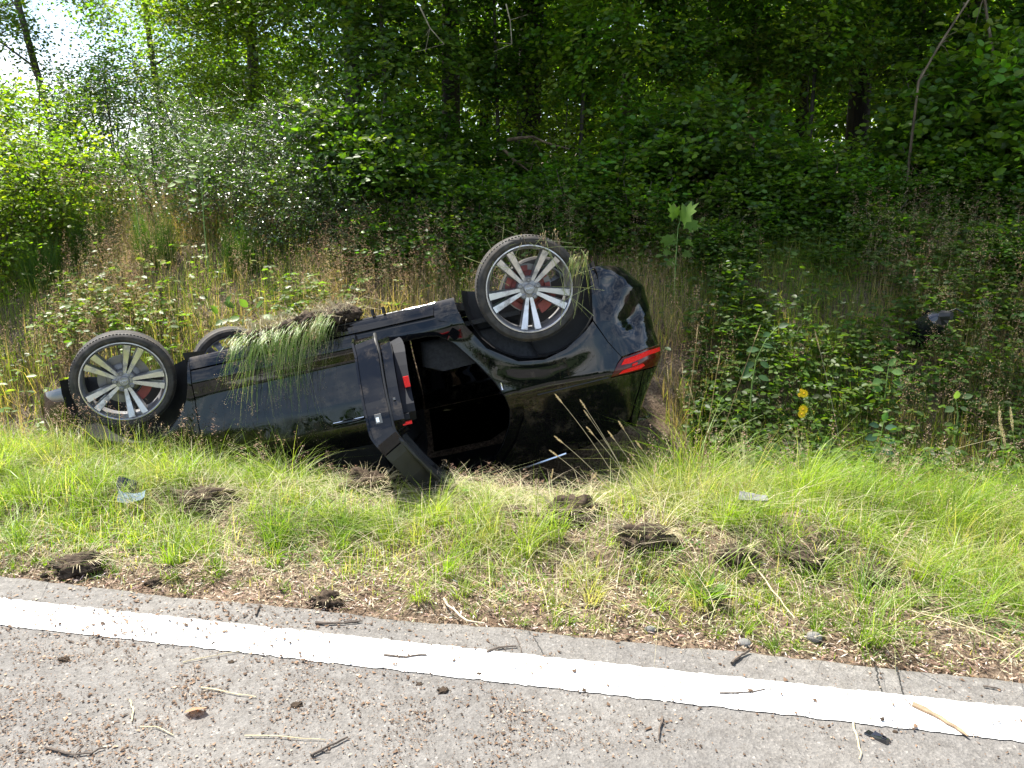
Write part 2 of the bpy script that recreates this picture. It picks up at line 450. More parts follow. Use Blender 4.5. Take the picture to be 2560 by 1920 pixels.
def lamp_red():
    m, nt, p = new_mat('lamp_red')
    p.inputs['Base Color'].default_value = (.85, .008, .004, 1); p.inputs['Roughness'].default_value = .3
    p.inputs['Specular IOR Level'].default_value = .25
    tc = nt.nodes.new('ShaderNodeTexCoord'); w = nt.nodes.new('ShaderNodeTexVoronoi'); w.inputs['Scale'].default_value = 90
    nt.links.new(tc.outputs['Object'], w.inputs['Vector'])
    b = nt.nodes.new('ShaderNodeBump'); b.inputs['Strength'].default_value = .5; b.inputs['Distance'].default_value = .01
    nt.links.new(w.outputs['Distance'], b.inputs['Height']); nt.links.new(b.outputs[0], p.inputs['Normal'])
    return m
M_LAMP = lamp_red()
M_LAMPDARK = plain('smoked_red_lens', (.07, .004, .003), .12, spec=.4)
def glass():
    m, nt, p = new_mat('tinted_glass')
    g = nt.nodes.new('ShaderNodeBsdfGlossy'); g.inputs['Roughness'].default_value = .01; g.inputs[0].default_value = (1, 1, 1, 1)
    t = nt.nodes.new('ShaderNodeBsdfTransparent'); t.inputs[0].default_value = (.28, .33, .30, 1)
    f = nt.nodes.new('ShaderNodeFresnel'); f.inputs[0].default_value = 1.5
    ms = nt.nodes.new('ShaderNodeMixShader')
    nt.links.new(f.outputs[0], ms.inputs[0]); nt.links.new(t.outputs[0], ms.inputs[1]); nt.links.new(g.outputs[0], ms.inputs[2])
    nt.links.new(ms.outputs[0], nt.nodes['Material Output'].inputs['Surface'])
    return m
M_GLASS = glass()

# car body surface: (s along the flank, z up) -> local point on the right flank
_WZ = np.array([-.10, -.06, -.03, .03, .11, .13, .20, .26, .45, .60, .64, .70, .74, .95, 1.10, 1.15, 1.18, 1.20])
_WY = np.array([.74, .80, .835, .862, .876, .874, .853, .860, .886, .893, .886, .856, .835, .722, .625, .57, .45, .30])
_tz = np.linspace(-.2, 1.3, 601)
def _smooth(a, n):
    k = np.ones(n) / n
    return np.convolve(np.pad(a, n // 2, mode='edge'), k, mode='valid')[:len(a)]
_tw = _smooth(_smooth(np.interp(_tz, _WZ, _WY), 9), 9)
_WY2 = _WY.copy(); _WY2[6] = .866; _WY2[7] = .870
_tw2 = _smooth(_smooth(np.interp(_tz, _WZ, _WY2), 9), 9)
_th = np.linspace(0, np.pi / 2, 200)
_ex = -.30 - .46 * np.sin(_th); _ey = .88 * (.4 + .6 * np.cos(_th))
_el = np.concatenate([[0], np.cumsum(np.hypot(np.diff(_ex), np.diff(_ey)))])
S_END = -.30 - _el[-1] - .35
_fx = 2.45 + 1.09 * np.sin(_th); _fy = .88 * (.45 + .55 * np.cos(_th))
_fl = np.concatenate([[0], np.cumsum(np.hypot(np.diff(_fx), np.diff(_fy)))])
def S(s, z):
    s = np.asarray(s, float); z = np.asarray(z, float)
    k = np.maximum(np.clip((s - 1.0) / 1.2, 0, 1), np.clip((.85 - s) / .35, 0, 1))
    w = np.interp(z, _tz, _tw) * (1 - k) + np.interp(z, _tz, _tw2) * k
    r = np.hypot(s, z); w = w + .016 * np.exp(-((r - .44) / .10) ** 2) * (z < .7)
    r2 = np.hypot(s - 2.67, z); w = w + .014 * np.exp(-((r2 - .44) / .10) ** 2) * (z < .7)
    x = s.copy(); g = np.ones_like(s)
    a = np.clip(-.30 - s, 0, None); th = np.interp(a, _el, _th); c = s < -.30
    x = np.where(c, -.30 - .46 * np.sin(th), x); g = np.where(c, .4 + .6 * np.cos(th), g)
    q = np.clip(a - _el[-1], 0, .35) / .35
    g = g * (1 - q)
    hat = np.interp(z, [-.1, .02, .12, .60, .70, 1.0, 1.18, 1.3], [.16, .05, 0, 0, .06, .26, .36, .40])
    x = x + np.where(c, hat * np.sin(th) ** 2, 0)
    a = np.clip(s - 2.45, 0, None); th = np.interp(a, _fl, _th); c = s > 2.45
    x = np.where(c, 2.45 + 1.09 * np.sin(th), x); g = np.where(c, .45 + .55 * np.cos(th), g)
    q = np.clip(a - _fl[-1], 0, .39) / .39; g = g * (1 - q)
    return np.stack([x, -w * g, z], -1)


def dent(P):
    """crash damage of the rear corner: crumpled bumper, in local coordinates"""
    x, y, z = P[..., 0], P[..., 1], P[..., 2]
    k = sstep(-.36, -.55, x) * sstep(.62, .30, z)
    n = fbm(x * 5.2 + 3, z * 5.2 + y * 2.0, 51, 2) - .5
    n2 = np.abs(fbm(x * 3.0 + 9, z * 8 + y * 3, 57, 2) - .5)
    d1 = np.exp(-(((x + .50) / .10) ** 2 + ((z - .10) / .10) ** 2))
    d2 = np.exp(-(((x + .60) / .06) ** 2 + ((z - .33) / .11) ** 2))
    d3 = np.exp(-(((x + .47) / .05) ** 2 + ((z - .30) / .12) ** 2))
    P = P.copy()
    P[..., 1] += k * (n * .025 + n2 * .02) + d1 * .045 + d2 * .045 - d3 * .015
    P[..., 0] += k * (n2 * .03 + .01)
    P[..., 2] += k * n * .03
    P[..., 2] += sstep(-.45, -.75, x) * sstep(.15, -.05, z) * .05
    return P

def grid_fill(poly, step, holes=()):
    """triangulate polygon with interior points; returns pts(n,2), tris, boundary index loop"""
    poly = [Vector(p) for p in poly]
    dense = []
    for i, a in enumerate(poly):
        b = poly[(i + 1) % len(poly)]
        n = max(1, int(math.ceil((b - a).length / step)))
        for k in range(n): dense.append(a.lerp(b, k / n))
    xs = [p.x for p in dense]; ys = [p.y for p in dense]
    pp = np.array([(p.x, p.y) for p in dense])
    gx_, gy_ = np.meshgrid(np.arange(min(xs), max(xs), step), np.arange(min(ys), max(ys), step), indexing='ij')
    q = np.stack([gx_.ravel(), gy_.ravel()], -1)
    a = pp; b = np.roll(pp, -1, 0)
    ins = np.zeros(len(q), bool)
    for (x1, y1), (x2, y2) in zip(a, b):
        c = ((y1 > q[:, 1]) != (y2 > q[:, 1]))
        with np.errstate(divide='ignore', invalid='ignore'):
            ins ^= c & (q[:, 0] < (x2 - x1) * (q[:, 1] - y1) / (y2 - y1 + 1e-30) + x1)
    dmin = np.full(len(q), 9.)
    for (x1, y1), (x2, y2) in zip(a, b):
        ab = np.array([x2 - x1, y2 - y1]); t = np.clip(((q - (x1, y1)) @ ab) / (ab @ ab + 1e-12), 0, 1)
        dmin = np.minimum(dmin, np.linalg.norm(q - (np.array([x1, y1]) + t[:, None] * ab), axis=1))
    q = q[ins & (dmin > step * .45)]
    allp = [Vector((float(x), float(y))) for x, y in np.concatenate([pp, q])]
    n = len(dense)
    res = delaunay_2d_cdt(allp, [], [list(range(n))], 1, 1e-6)
    return np.array([(p.x, p.y) for p in res[0]]), [tuple(f) for f in res[2]], n

def panel_mesh(name, poly, fn, mat, thick=.02, step=.035, side=1):
    """a panel cut from the surface fn(s, z), thickened inwards, with analytic normals"""
    pts, tris, n = grid_fill(poly, step)
    s, z = pts[:, 0], pts[:, 1]
    P = fn(s, z)
    e = 2e-3
    N = nz(np.cross(fn(s + e, z) - fn(s - e, z), fn(s, z + e) - fn(s, z - e)))
    if side < 0:
        P = P * [1, -1, 1]; N = N * [1, -1, 1]
    # outward = away from the car axis
    sgn = np.sign(np.mean(N[:, 1] * P[:, 1]) + 1e-9)
    N = N * sgn
    Q = P - N * thick
    k = len(P)
    verts = np.concatenate([P, Q, P[:n], Q[:n]])
    nor = np.concatenate([N, -N, np.zeros((2 * n, 3))])
    F = []
    t0 = np.array(tris[0]); tn = np.cross(P[t0[1]] - P[t0[0]], P[t0[2]] - P[t0[0]])
    flip = (tn @ N[t0[0]]) < 0
    for t in tris:
        t = t[::-1] if flip else t
        F.append(t); F.append(tuple(i + k for i in t[::-1]))
    for i in range(n):
        j = (i + 1) % n
        q = (2 * k + i, 2 * k + n + i, 2 * k + n + j, 2 * k + j)
        F.append(q)
    me = bpy.data.meshes.new(name)
    me.from_pydata(verts.tolist(), [], F)
    me.materials.append(mat)
    me.polygons.foreach_set('use_smooth', np.ones(len(me.polygons), bool))
    me.update()
    # rim normals
    rim = [p.index for p in me.polygons if len(p.vertices) == 4]
    for i in rim:
        me.polygons[i].use_smooth = False
    vn = nor.copy()
    bad = np.linalg.norm(vn, axis=1) < .1
    vn[bad] = (0, 0, 1)
    ln = np.zeros((len(me.loops), 3), np.float32)
    lvi = np.zeros(len(me.loops), np.int32); me.loops.foreach_get('vertex_index', lvi)
    ln[:] = vn[lvi]
    for i in rim:
        pl = me.polygons[i]
        for l in pl.loop_indices: ln[l] = pl.normal
    me.normals_split_custom_set(ln.tolist())
    return me

def panel(name, poly, fn, mat, parent, thick=.02, step=.035, side=1, **props):
    return link(name, panel_mesh(name, poly, fn, mat, thick, step, side), parent, **props)

SD = lambda s, z: dent(S(s, z))
car = empty('overturned_car', label='black hatchback lying on its roof in the ditch with its rear door hanging open', category='car')
car.matrix_world = Matrix((( *[CAR_X[0], CAR_Y[0], CAR_Z[0]], CAR_O[0]), (CAR_X[1], CAR_Y[1], CAR_Z[1], CAR_O[1]), (CAR_X[2], CAR_Y[2], CAR_Z[2], CAR_O[2]), (0, 0, 0, 1)))

def arc(cx, r, a0, a1, n=12):
    return [(cx + r * math.cos(math.radians(a0 + (a1 - a0) * i / n)), r * math.sin(math.radians(a0 + (a1 - a0) * i / n))) for i in range(n + 1)]

QUARTER = [(.615, .03), (.60, .06), (.50, .10), (.43, .20), (.315, .39), (.235, .523), (.20, .614), (.185, .68), (.21, .78), (.30, .93), (.41, 1.05), (.46, 1.10),
           (.30, 1.115), (.0, 1.08), (-.35, 1.02), (-.50, .92), (-.60, .75), (-.63, .645), (-.371, .638), (-.433, .557), (-.468, .528), (-.40, .42), (-.335, .275),
           (-.279, .323), (-.141, .405), (.001, .441), (.162, .417), (.338, .296), (.43, .14), (.465, .02), (.475, -.055), (.60, -.055)]
FENDER = [(2.213, .03), (2.244, .34), (2.254, .55), (2.235, .655), (2.30, .70), (2.7, .67), (3.1, .62), (3.20, .50), (3.12, .40), (3.08, .22)] + arc(2.67, .44, 40, 178, 10) + [(2.225, -.05)]
FDOOR = [(2.207, .036), (2.238, .34), (2.248, .55), (2.228, .655), (2.14, .735), (1.145, .735), (1.138, .60), (1.130, .036)]
FFRAME = [(2.12, .738), (1.78, 1.0), (1.60, 1.10), (1.17, 1.125), (1.147, 1.0), (1.146, .738)]
SILL = [(2.222, -.052), (2.21, .026), (.618, .026), (.604, -.052)]
BUMPER = [(-.340, .268), (-.405, .418), (-.470, .524), (-.69, .515), (-.95, .52), (S_END, .52), (S_END, -.04), (-.95, -.045), (-.50, -.05), (-.385, -.047), (-.37, .08), (-.35, .2)]
FBUMPER = [(3.13, .38), (3.21, .49), (3.6, .47), (2.45 + _fl[-1] + .39, .46), (2.45 + _fl[-1] + .39, -.03), (3.5, -.045), (3.2, -.05), (3.12, .05), (3.10, .2)]
HATCH = [(-.64, .648), (-.95, .66), (S_END, .66), (S_END, 1.05), (-.80, 1.04), (-.52, 1.0), (-.52, .93), (-.61, .76)]

for sd in (1, -1):
    fq = SD if sd == 1 else S
    panel('quarter_panel', QUARTER, fq, M_PAINT, car, .02, .03, sd)
    panel('fender', FENDER, S, M_PAINT, car, .02, .04, sd)
    panel('sill', SILL, S, M_PAINT, car, .03, .04, sd)
    fd = panel('front_door', FDOOR, S, M_PAINT, car, .03, .03, sd)
    panel('window_frame', FFRAME, S, M_UNDER, fd, .03, .05, sd)
    panel('rear_bumper', BUMPER, SD if sd == 1 else S, M_PAINT, car, .015, .022 if sd == 1 else .06, sd)
    panel('front_bumper', FBUMPER, S, M_PAINT, car, .015, .05, sd)
    panel('tailgate', HATCH, S, M_PAINT, car, .02, .05, sd)
    # tail lamp: smoked housing with two bright red bars and small inner lenses
    L0 = [(-.376, .632), (-.436, .560), (-.474, .533), (-.69, .523), (-.95, .53), (-.95, .655), (-.63, .638)]
    lamp = panel('tail_light', L0, S, M_LAMPDARK, car, .03, .03, sd)
    off = lambda s, z: S(s, z) + np.stack([np.zeros_like(s), -.004 + 0 * s, 0 * s], -1) + np.stack([-.004 * sstep(-.4, -.7, s), 0 * s, 0 * s], -1)
    panel('red_lens', [(-.455, .575), (-.485, .545), (-.69, .533), (-.93, .54), (-.93, .565), (-.70, .560), (-.52, .578)], off, M_LAMP, lamp, .008, .02, sd)
    panel('red_lens', [(-.43, .627), (-.46, .610), (-.62, .602), (-.64, .618), (-.60, .629)], off, M_LAMP, lamp, .008, .02, sd)
    panel('red_lens', [(-.53, .600), (-.535, .586), (-.575, .582), (-.57, .596)], off, M_LAMP, lamp, .008, .02, sd)
    # plain crease trim in the shoulder line
    mb = MB(); P = S(np.linspace(.09, -.36, 16), np.linspace(.645, .632, 16)) * [1, sd, 1]
    mb.tube(P + [0, -.002 * sd, 0], .004, 6); mb.build('shoulder_trim', M_UNDER, car)
    # roof rail trim
    mb = MB(); P = S(np.linspace(1.7, .0, 40), np.interp(np.linspace(1.7, .0, 40), [0, .4, .7, 1.7], [1.085, 1.150, 1.165, 1.150])) * [1, sd, 1]
    mb.tube(P, .009, 6); mb.build('roof_trim', M_CHROME if sd == 1 else M_UNDER, car)

# roof, bonnet, windscreen, rear window: lofted across the car
def loft(name, rows, mat, parent, thick=None):
    V = np.array(rows, float); a, b = V.shape[:2]
    i = np.arange(a * b).reshape(a, b)
    q = np.stack([i[:-1, :-1], i[1:, :-1], i[1:, 1:], i[:-1, 1:]], -1).reshape(-1, 4)
    return link(name, np_mesh(name, V.reshape(-1, 3), [q], mats=[mat], smooth=True), parent)
ys = np.linspace(-1, 1, 15)
roof_rows = []
for x, zt, w in [(-.42, 1.02, .55), (-.2, 1.10, .58), (.1, 1.15, .60), (.5, 1.18, .61), (1.0, 1.19, .61), (1.5, 1.17, .60), (1.72, 1.12, .58)]:
    roof_rows.append([(x, y * w, zt + .015 - .05 * abs(y) ** 3) for y in ys])
loft('roof', roof_rows, M_PAINT, car)
loft('headliner', [[(p[0], p[1] * .97, p[2] - .03) for p in r] for r in roof_rows], M_TRIM, car)
loft('bonnet', [[(x, y * w, zt - .05 * abs(y) ** 3) for y in ys] for x, zt, w in [(2.32, .77, .80), (2.7, .74, .80), (3.1, .68, .74), (3.35, .60, .62), (3.5, .50, .5)]], M_PAINT, car)
loft('windscreen', [[(x + .03 - .06 * y * y, y * w, zt) for y in ys] for x, zt, w in [(2.33, .76, .72), (2.02, .96, .66), (1.72, 1.12, .57)]], M_GLASS, car)
loft('rear_window', [[(x + .05 * y * y, y * w, zt) for y in ys] for x, zt, w in [(-.66, .70, .62), (-.55, .88, .60), (-.42, 1.02, .55)]], M_GLASS, car)
sp = MB()
sp.add([(-.36, -.55, 1.02), (-.36, .55, 1.02), (-.60, .50, .985), (-.60, -.50, .985), (-.36, -.55, .99), (-.36, .55, .99), (-.60, .50, .97), (-.60, -.50, .97)],
       [(0, 1, 2, 3), (7, 6, 5, 4), (0, 4, 5, 1), (1, 5, 6, 2), (2, 6, 7, 3), (3, 7, 4, 0)])
sp.build('roof_spoiler', M_PAINT, car, smooth=False)

# underbody trays, tunnel, rear axle
ub = MB()
for sd in (-1, 1):
    ub.box((1.35, sd * .47, .0), (1.75, .52, .05)); ub.box((1.35, sd * .77, -.018), (1.72, .10, .05))
ub.box((1.3, 0, .03), (2.0, .44, .04)); ub.box((2.95, 0, .01), (.8, 1.0, .05)); ub.box((-.36, 0, .04), (.36, 1.0, .05)); ub.box((-.02, 0, .08), (.55, 1.05, .06))
ub.tube([(2.2, .05, -.0), (1.3, .06, -.02), (.4, .1, .0), (.1, .3, .02), (-.5, .45, .0)], .035, 8)
ub.tube([(0, -.72, .0), (0, .72, .0)], .04, 8); ub.tube([(2.67, -.72, .0), (2.67, .72, .0)], .035, 8)
ub.build('underbody', M_UNDER, car, smooth=False)
for x in (.93, 1.0):
    br = MB(); br.box((x, -.80, -.075), (.012, .05, .04)); br.build('jacking_bracket', M_UNDER, car, smooth=False)

# wheel wells: half-cylinder liners
for cx, r in ((0., .425), (2.67, .43)):
    for sd in (-1, 1):
        wl = MB(); V = []; F = []
        n = 18
        for i in range(n + 1):
            a = math.radians(-12 + 204 * i / n)
            for yy in (.845, .55): V.append((cx + r * math.cos(a), sd * yy, r * math.sin(a)))
        for i in range(n): F.append((2 * i, 2 * i + 1, 2 * i + 3, 2 * i + 2))
        b = len(V); V.append((cx, sd * .55, .0)); 
        for i in range(n): F.append((2 * i + 1, 2 * i + 3, b))
        wl.add(V, F); wl.build('wheel_arch_liner', M_UNDER, car)

# wheels
def make_wheel(loc, normal, spin, parent, rear, size=1.0):
    """normal: outward axle direction in car coordinates; local -Y is outward"""
    w = empty('wheel'); w.parent = parent
    y = -Vector(normal).normalized(); z = Vector((0, 0, 1)); x = y.cross(z).normalized(); z = x.cross(y)
    m = Matrix.Identity(3); m.col[0] = x; m.col[1] = y; m.col[2] = z
    w.matrix_local = Matrix.Translation(loc) @ m.to_4x4() @ Matrix.Rotation(spin, 4, 'Y') @ Matrix.Scale(size, 4)
    R, W = .328, .225
    t = MB()
    prof = [(.262, .012), (.270, .004), (.285, -.006), (.305, -.006), (.317, .002), (.324, .014), (.327, .03)]
    for g in (.055, .105, .155):
        prof += [(.328, g - .007), (.320, g - .004), (.320, g + .004), (.328, g + .007)]
    prof += [(.327, W - .035), (.322, W - .012), (.305, W), (.27, W - .01), (.26, W - .02)]
    t.lathe(prof, 72)
    # shoulder sipes
    for k in range(96):
        a = 2 * math.pi * (k + .5) / 96; rot = Matrix.Rotation(-a, 3, 'Y')
        t.box(rot @ Vector((.3240, .020, 0)), (.004, .022, .013), rot)
    t.build('tyre', M_TYRE, w, angle=28)
    r = MB()
    r.lathe([(.258, .004), (.266, .0), (.2685, .004), (.268, .012), (.262, .016), (.262, .19), (.268, .2), (.262, .205), (.250, .2), (.250, .19), (.243, .15), (.243, .05), (.249, .03), (.2535, .012), (.258, .004)], 72)
    r.build('rim', M_ALLOYG, w, angle=30)
    lip = MB(); lip.lathe([(.2575, .0035), (.262, -.0015), (.2685, -.001), (.269, .004)], 72); lip.build('rim_lip', M_ALLOY, w)
    for k in range(5):
        for q in (-1, 1):
            face = MB(); bodym = MB()
            a = math.radians(72 * k)
            def pt(rad, ang, y_): return (rad * math.cos(ang), y_, rad * math.sin(ang))
            secs = []
            for i in range(7):
                f = i / 6
                rad = .055 + (.252 - .055) * f
                cen = a + q * math.atan2(.012 + .032 * f, rad)
                hw = (.0095 + .0105 * f) / rad
                yf = .030 - .028 * f ** 1.4
                secs.append((rad, cen, hw, yf))
            V = []; F = []
            for rad, cen, hw, yf in secs:
                V += [pt(rad, cen - hw, yf), pt(rad, cen + hw, yf)]
            for i in range(6): F.append((2 * i, 2 * i + 1, 2 * i + 3, 2 * i + 2))
            face.add(V, F)
            V = []; F = []
            for rad, cen, hw, yf in secs:
                V += [pt(rad, cen - hw - .0015 / rad, yf + .001), pt(rad, cen + hw + .0015 / rad, yf + .001),
                      pt(rad, cen + hw * 1.25 + .004 / rad, yf + .055), pt(rad, cen - hw * 1.25 - .004 / rad, yf + .055)]
            for i in range(6):
                for j in range(4):
                    F.append((4 * i + j, 4 * i + (j + 1) % 4, 4 * i + 4 + (j + 1) % 4, 4 * i + 4 + j))
            bodym.add(V, F)
            sb = bodym.build('spoke', M_ALLOYG, w, smooth=False)
            me = sb.data
            me.materials.append(M_ALLOY)
            bm = bmesh.new(); bm.from_mesh(me)
            vv = [bm.verts.new(p) for p in face.v]
            for f_ in face.f:
                bf = bm.faces.new([vv[i] for i in f_]); bf.material_index = 1
            bmesh.ops.recalc_face_normals(bm, faces=bm.faces[:])
            bm.to_mesh(me); bm.free()
    h = MB()
    h.lathe([(0, .030), (.052, .030), (.070, .036), (.078, .05), (.078, .11), (.0, .11)], 40)
    h.build('hub', M_ALLOYG, w)
    for k in range(5):
        b = MB(); a = math.radians(72 * k + 36)
        cx, cz = .056 * math.cos(a), .056 * math.sin(a)
        V = []; n = 12
        for ring, (rr, yy) in enumerate([(.0165, .029), (.0165, .022), (.012, .019), (.009, .024)]):
            for i in range(n): V.append((cx + rr * math.cos(2 * math.pi * i / n), yy, cz + rr * math.sin(2 * math.pi * i / n)))
        F = [(r_ * n + i, r_ * n + (i + 1) % n, (r_ + 1) * n + (i + 1) % n, (r_ + 1) * n + i) for r_ in range(3) for i in range(n)]
        F.append(tuple(3 * n + i for i in range(n)))
        b.add(V, F); b.build('wheel_bolt', M_ALLOYG, w)
    c = MB(); c.lathe([(0, .012), (.028, .012), (.033, .016), (.035, .03)], 32); c.build('hub_cap', M_ALLOYG, w)
    em = MB()
    rs = Matrix.Rotation(-spin, 3, 'Y')
    for k in range(4):
        cx = (k - 1.5) * .0105
        em.tube([rs @ Vector((cx + .0075 * math.cos(2 * math.pi * i / 16), .0105, .0075 * math.sin(2 * math.pi * i / 16))) for i in range(17)], .0011, 5, cap=False)
    em.build('ring_emblem', M_CHROME, w)
    d = MB()
    rd = .15 if rear else .165
    d.lathe([(.085, .115), (.10, .113), (rd, .113), (rd, .135), (.10, .135), (.085, .130)], 48)
    d.build('brake_disc', M_STEEL, w)
    hat = MB(); hat.lathe([(.075, .095), (.098, .098), (.112, .106), (.112, .13)], 40); hat.build('disc_hat', M_RED if rear else M_STEEL, w)
    if rear:
        for k in range(6):
            s_ = MB(); a0 = math.radians(60 * k + 20) + spin
            V = []; F = []
            for i in range(7):
                a = a0 + math.radians(44) * i / 6
                for rr, yy in ((.108, .090), (.142, .090), (.142, .112), (.108, .112)): V.append((rr * math.cos(a), yy, rr * math.sin(a)))
            for i in range(6):
                for j in range(4): F.append((4 * i + j, 4 * i + (j + 1) % 4, 4 * i + 4 + (j + 1) % 4, 4 * i + 4 + j))
            F += [(0, 1, 2, 3), (27, 26, 25, 24)]
            s_.add(V, F); s_.build('brake_shoe_segment', M_RED, w)
    cal = MB(); V = []; F = []
    for i in range(9):
        a = math.radians(108 + 52 * i / 8) + spin
        for rr, yy in ((.118, .072), (.178, .072), (.178, .15), (.118, .15)): V.append((rr * math.cos(a), yy, rr * math.sin(a)))
    for i in range(8):
        for j in range(4): F.append((4 * i + j, 4 * i + (j + 1) % 4, 4 * i + 4 + (j + 1) % 4, 4 * i + 4 + j))
    F += [(0, 1, 2, 3), (35, 34, 33, 32)]
    cal.add(V, F); cal.build('brake_caliper', M_RED, w)
    return w
WZ0 = 0.0
def local_dir(v): 
    v = np.array(v); return (float(v @ CAR_X), float(v @ CAR_Y), float(v @ CAR_Z))
nr = nz(np.array([.10, -.99, .03])); nf = nz(np.array([.42, -.90, .02]))
def wheel_at(face_center, nrm, spin, rear, size=1.0):
    return make_wheel(Vector(face_center), local_dir(nrm), spin, car, rear, size)
def spin_for(deg_img): return math.radians(deg_img)
wheel_at((0, -.88, 0), nr, math.radians(-9.2), True)
wheel_at((2.65, -.885, .01), nf, math.radians(-26), False, .945)
wheel_at((0, .88, 0), nz(np.array([-.1, .98, -.1])), .4, True)
wheel_at((2.67, .80, 0), nz(np.array([-.42, .9, -.05])), .9, False)

# ---------------- open rear door
HX, HY, ANG = 1.128, -.868, math.radians(76.5)
ca, sa = math.cos(ANG), math.sin(ANG)
def swing(P, lift=-.03):
    v0 = P[..., 0] - HX; v1 = P[..., 1] - HY
    return np.stack([HX + v0 * ca - v1 * sa, HY + v0 * sa + v1 * ca, P[..., 2] + lift], -1)
def door_fn(d): return lambda s, z: swing(S(s, z) + np.stack([0 * s, np.full_like(s, d), 0 * s], -1))
RDOOR = [(1.122, .10), (.62, .10), (.51, .13), (.44, .21), (.325, .39), (.245, .523), (.21, .614), (.195, .68), (.22, .78), (.29, .90), (.40, 1.03), (.46, 1.085), (.60, 1.125), (1.11, 1.125), (1.125, .72)]
def shrink(poly, d):
    c = np.mean(np.array(poly), 0); out = []
    for p_ in poly:
        v = np.array(p_) - c; L = np.linalg.norm(v); out.append(tuple(c + v * (L - d) / L))
    return out
RD_LOW = [q for q in RDOOR if q[1] <= .75] 
RD_LOW = [(1.122, .10), (.62, .10), (.51, .13), (.44, .21), (.325, .39), (.245, .523), (.21, .614), (.195, .68), (.205, .735), (1.125, .735)]
rd = panel('rear_door', RD_LOW, door_fn(0), M_PAINT, car, .012, .025)
def solid(name, poly, d0, d1, mat, parent, step=.04, scale_in=1.0):
    """prism between two offsets of the flank, swung with the door"""
    me = panel_mesh(name, poly, door_fn(d0), mat, d1 - d0, step)
    return link(name, me, parent)
solid('shut_face', shrink(RD_LOW, .012), .013, .125, M_PAINT, rd)
RD_TRIM = [(1.12, .11), (.63, .11), (.53, .14), (.46, .22), (.345, .40), (.27, .53), (.25, .59), (.30, .66), (.46, .72), (1.12, .735)]
solid('door_trim', shrink(RD_TRIM, .035), .127, .195, M_PAINT, rd)
solid('armrest_trim', shrink([(1.1, .13), (.66, .13), (.57, .17), (.49, .25), (.38, .42), (.31, .53), (.30, .58), (.38, .65), (.55, .69), (1.1, .70)], .06), .197, .262, M_TRIM, rd)
# frame of the rear door window and its glass
outer = [(.205, .738), (.22, .78), (.29, .90), (.40, 1.03), (.46, 1.085), (.60, 1.125), (1.11, 1.125), (1.124, .738)]
inner_ = [(.47, .738), (.53, .86), (.61, .96), (.68, 1.005), (.76, 1.03), (1.03, 1.03), (1.05, .738)]
solid('window_frame', outer + inner_[::-1], .0, .122, M_UNDER, rd, .05)
solid('window_glass', [(q[0], q[1]) for q in inner_], .018, .023, M_GLASS, rd, .08)
# seal round the inner edge, latch, handle, reflectors
mb = MB(); s_ = np.array([q[0] for q in RDOOR[1:13]]); z_ = np.array([q[1] for q in RDOOR[1:13]])
tt = np.linspace(0, 1, 50); ti = np.linspace(0, 1, len(s_))
mb.tube(door_fn(.128)(np.interp(tt, ti, s_) + .020, np.interp(tt, ti, z_) + .004), .011, 8); mb.build('door_seal', M_RUBBER, rd)
def door_box(name, s, z, d, size, mat, parent):
    c = door_fn(d)(np.array([s]), np.array([z]))[0]
    rot = Matrix.Rotation(ANG, 3, 'Z')
    b = MB(); b.box(c, size, rot); return b.build(name, mat, parent, smooth=False)
door_box('door_latch', .252, .545, .065, (.03, .035, .055), M_STEEL, rd)
door_box('latch_claw', .247, .545, .06, (.034, .015, .025), M_CHROME, rd)
def door_box_r(name, s, z, d, size, mat, parent): return door_box(name, s, z, d, size, mat, parent)
door_box('red_reflector', .425, .395, .245, (.035, .03, .058), M_REDREF, rd)
door_box('red_strip', .325, .605, .205, (.03, .05, .016), M_REDREF, rd)
door_box('switch_plate', .325, .570, .20, (.03, .05, .03), M_TRIM, rd)
for zz in (.465, .515): door_box('trim_clip', .33, zz, .165, (.012, .012, .012), M_STEEL, rd)
# handles of both doors
def handle(parent, s0, s1, z0, fn, recess=True):
    mb = MB(); n = 14; P = fn(np.linspace(s0, s1, n), np.full(n, z0))
    t = np.linspace(0, 1, n); bow = np.sin(t * math.pi) ** .5 * .032
    mb.tube(P + np.stack([0 * t, -bow, 0 * t], -1), [.006 + .007 * math.sin(math.pi * q) ** .4 for q in t], 8)
    return mb.build('door_handle', M_PAINT, parent)
for o in list(car.children):
    if o.name.startswith('front_door'):
        handle(o, 1.385, 1.165, .556, S); break
mb = MB(); mb.tube(S(np.linspace(1.375, 1.175, 8), np.full(8, .548)) + [0, -.034, 0], .0035, 6); mb.build('handle_trim', M_CHROME, car)
# striker and seal on the body side of the opening, inner sill
st = MB(); c = S(np.array([.285]), np.array([.545]))[0] + [0.01, .02, 0]
st.tube([c + np.array([.0, 0, -.02]), c + np.array([.0, -.03, -.02]), c + np.array([.0, -.03, .02]), c + np.array([.0, 0, .02])], .006, 6)
st.build('door_striker', M_CHROME, car)
OPEN = [(1.06, .135), (.70, .135), (.62, .15), (.53, .22), (.41, .38), (.33, .51), (.285, .62), (.275, .70), (.30, .80), (.38, .94), (.46, 1.03), (.60, 1.08), (1.06, 1.09)]
s_ = np.array([q[0] for q in OPEN]); z_ = np.array([q[1] for q in OPEN]); ti = np.linspace(0, 1, len(s_)); tt = np.linspace(0, 1, 60)
mb = MB(); mb.tube(S(np.interp(tt, ti, s_), np.interp(tt, ti, z_)) + [0, .05, 0], .012, 8); mb.build('opening_seal', M_RUBBER, car)
inner = lambda s, z: S(s, z) + np.stack([0 * s, np.full_like(s, .028), 0 * s], -1)
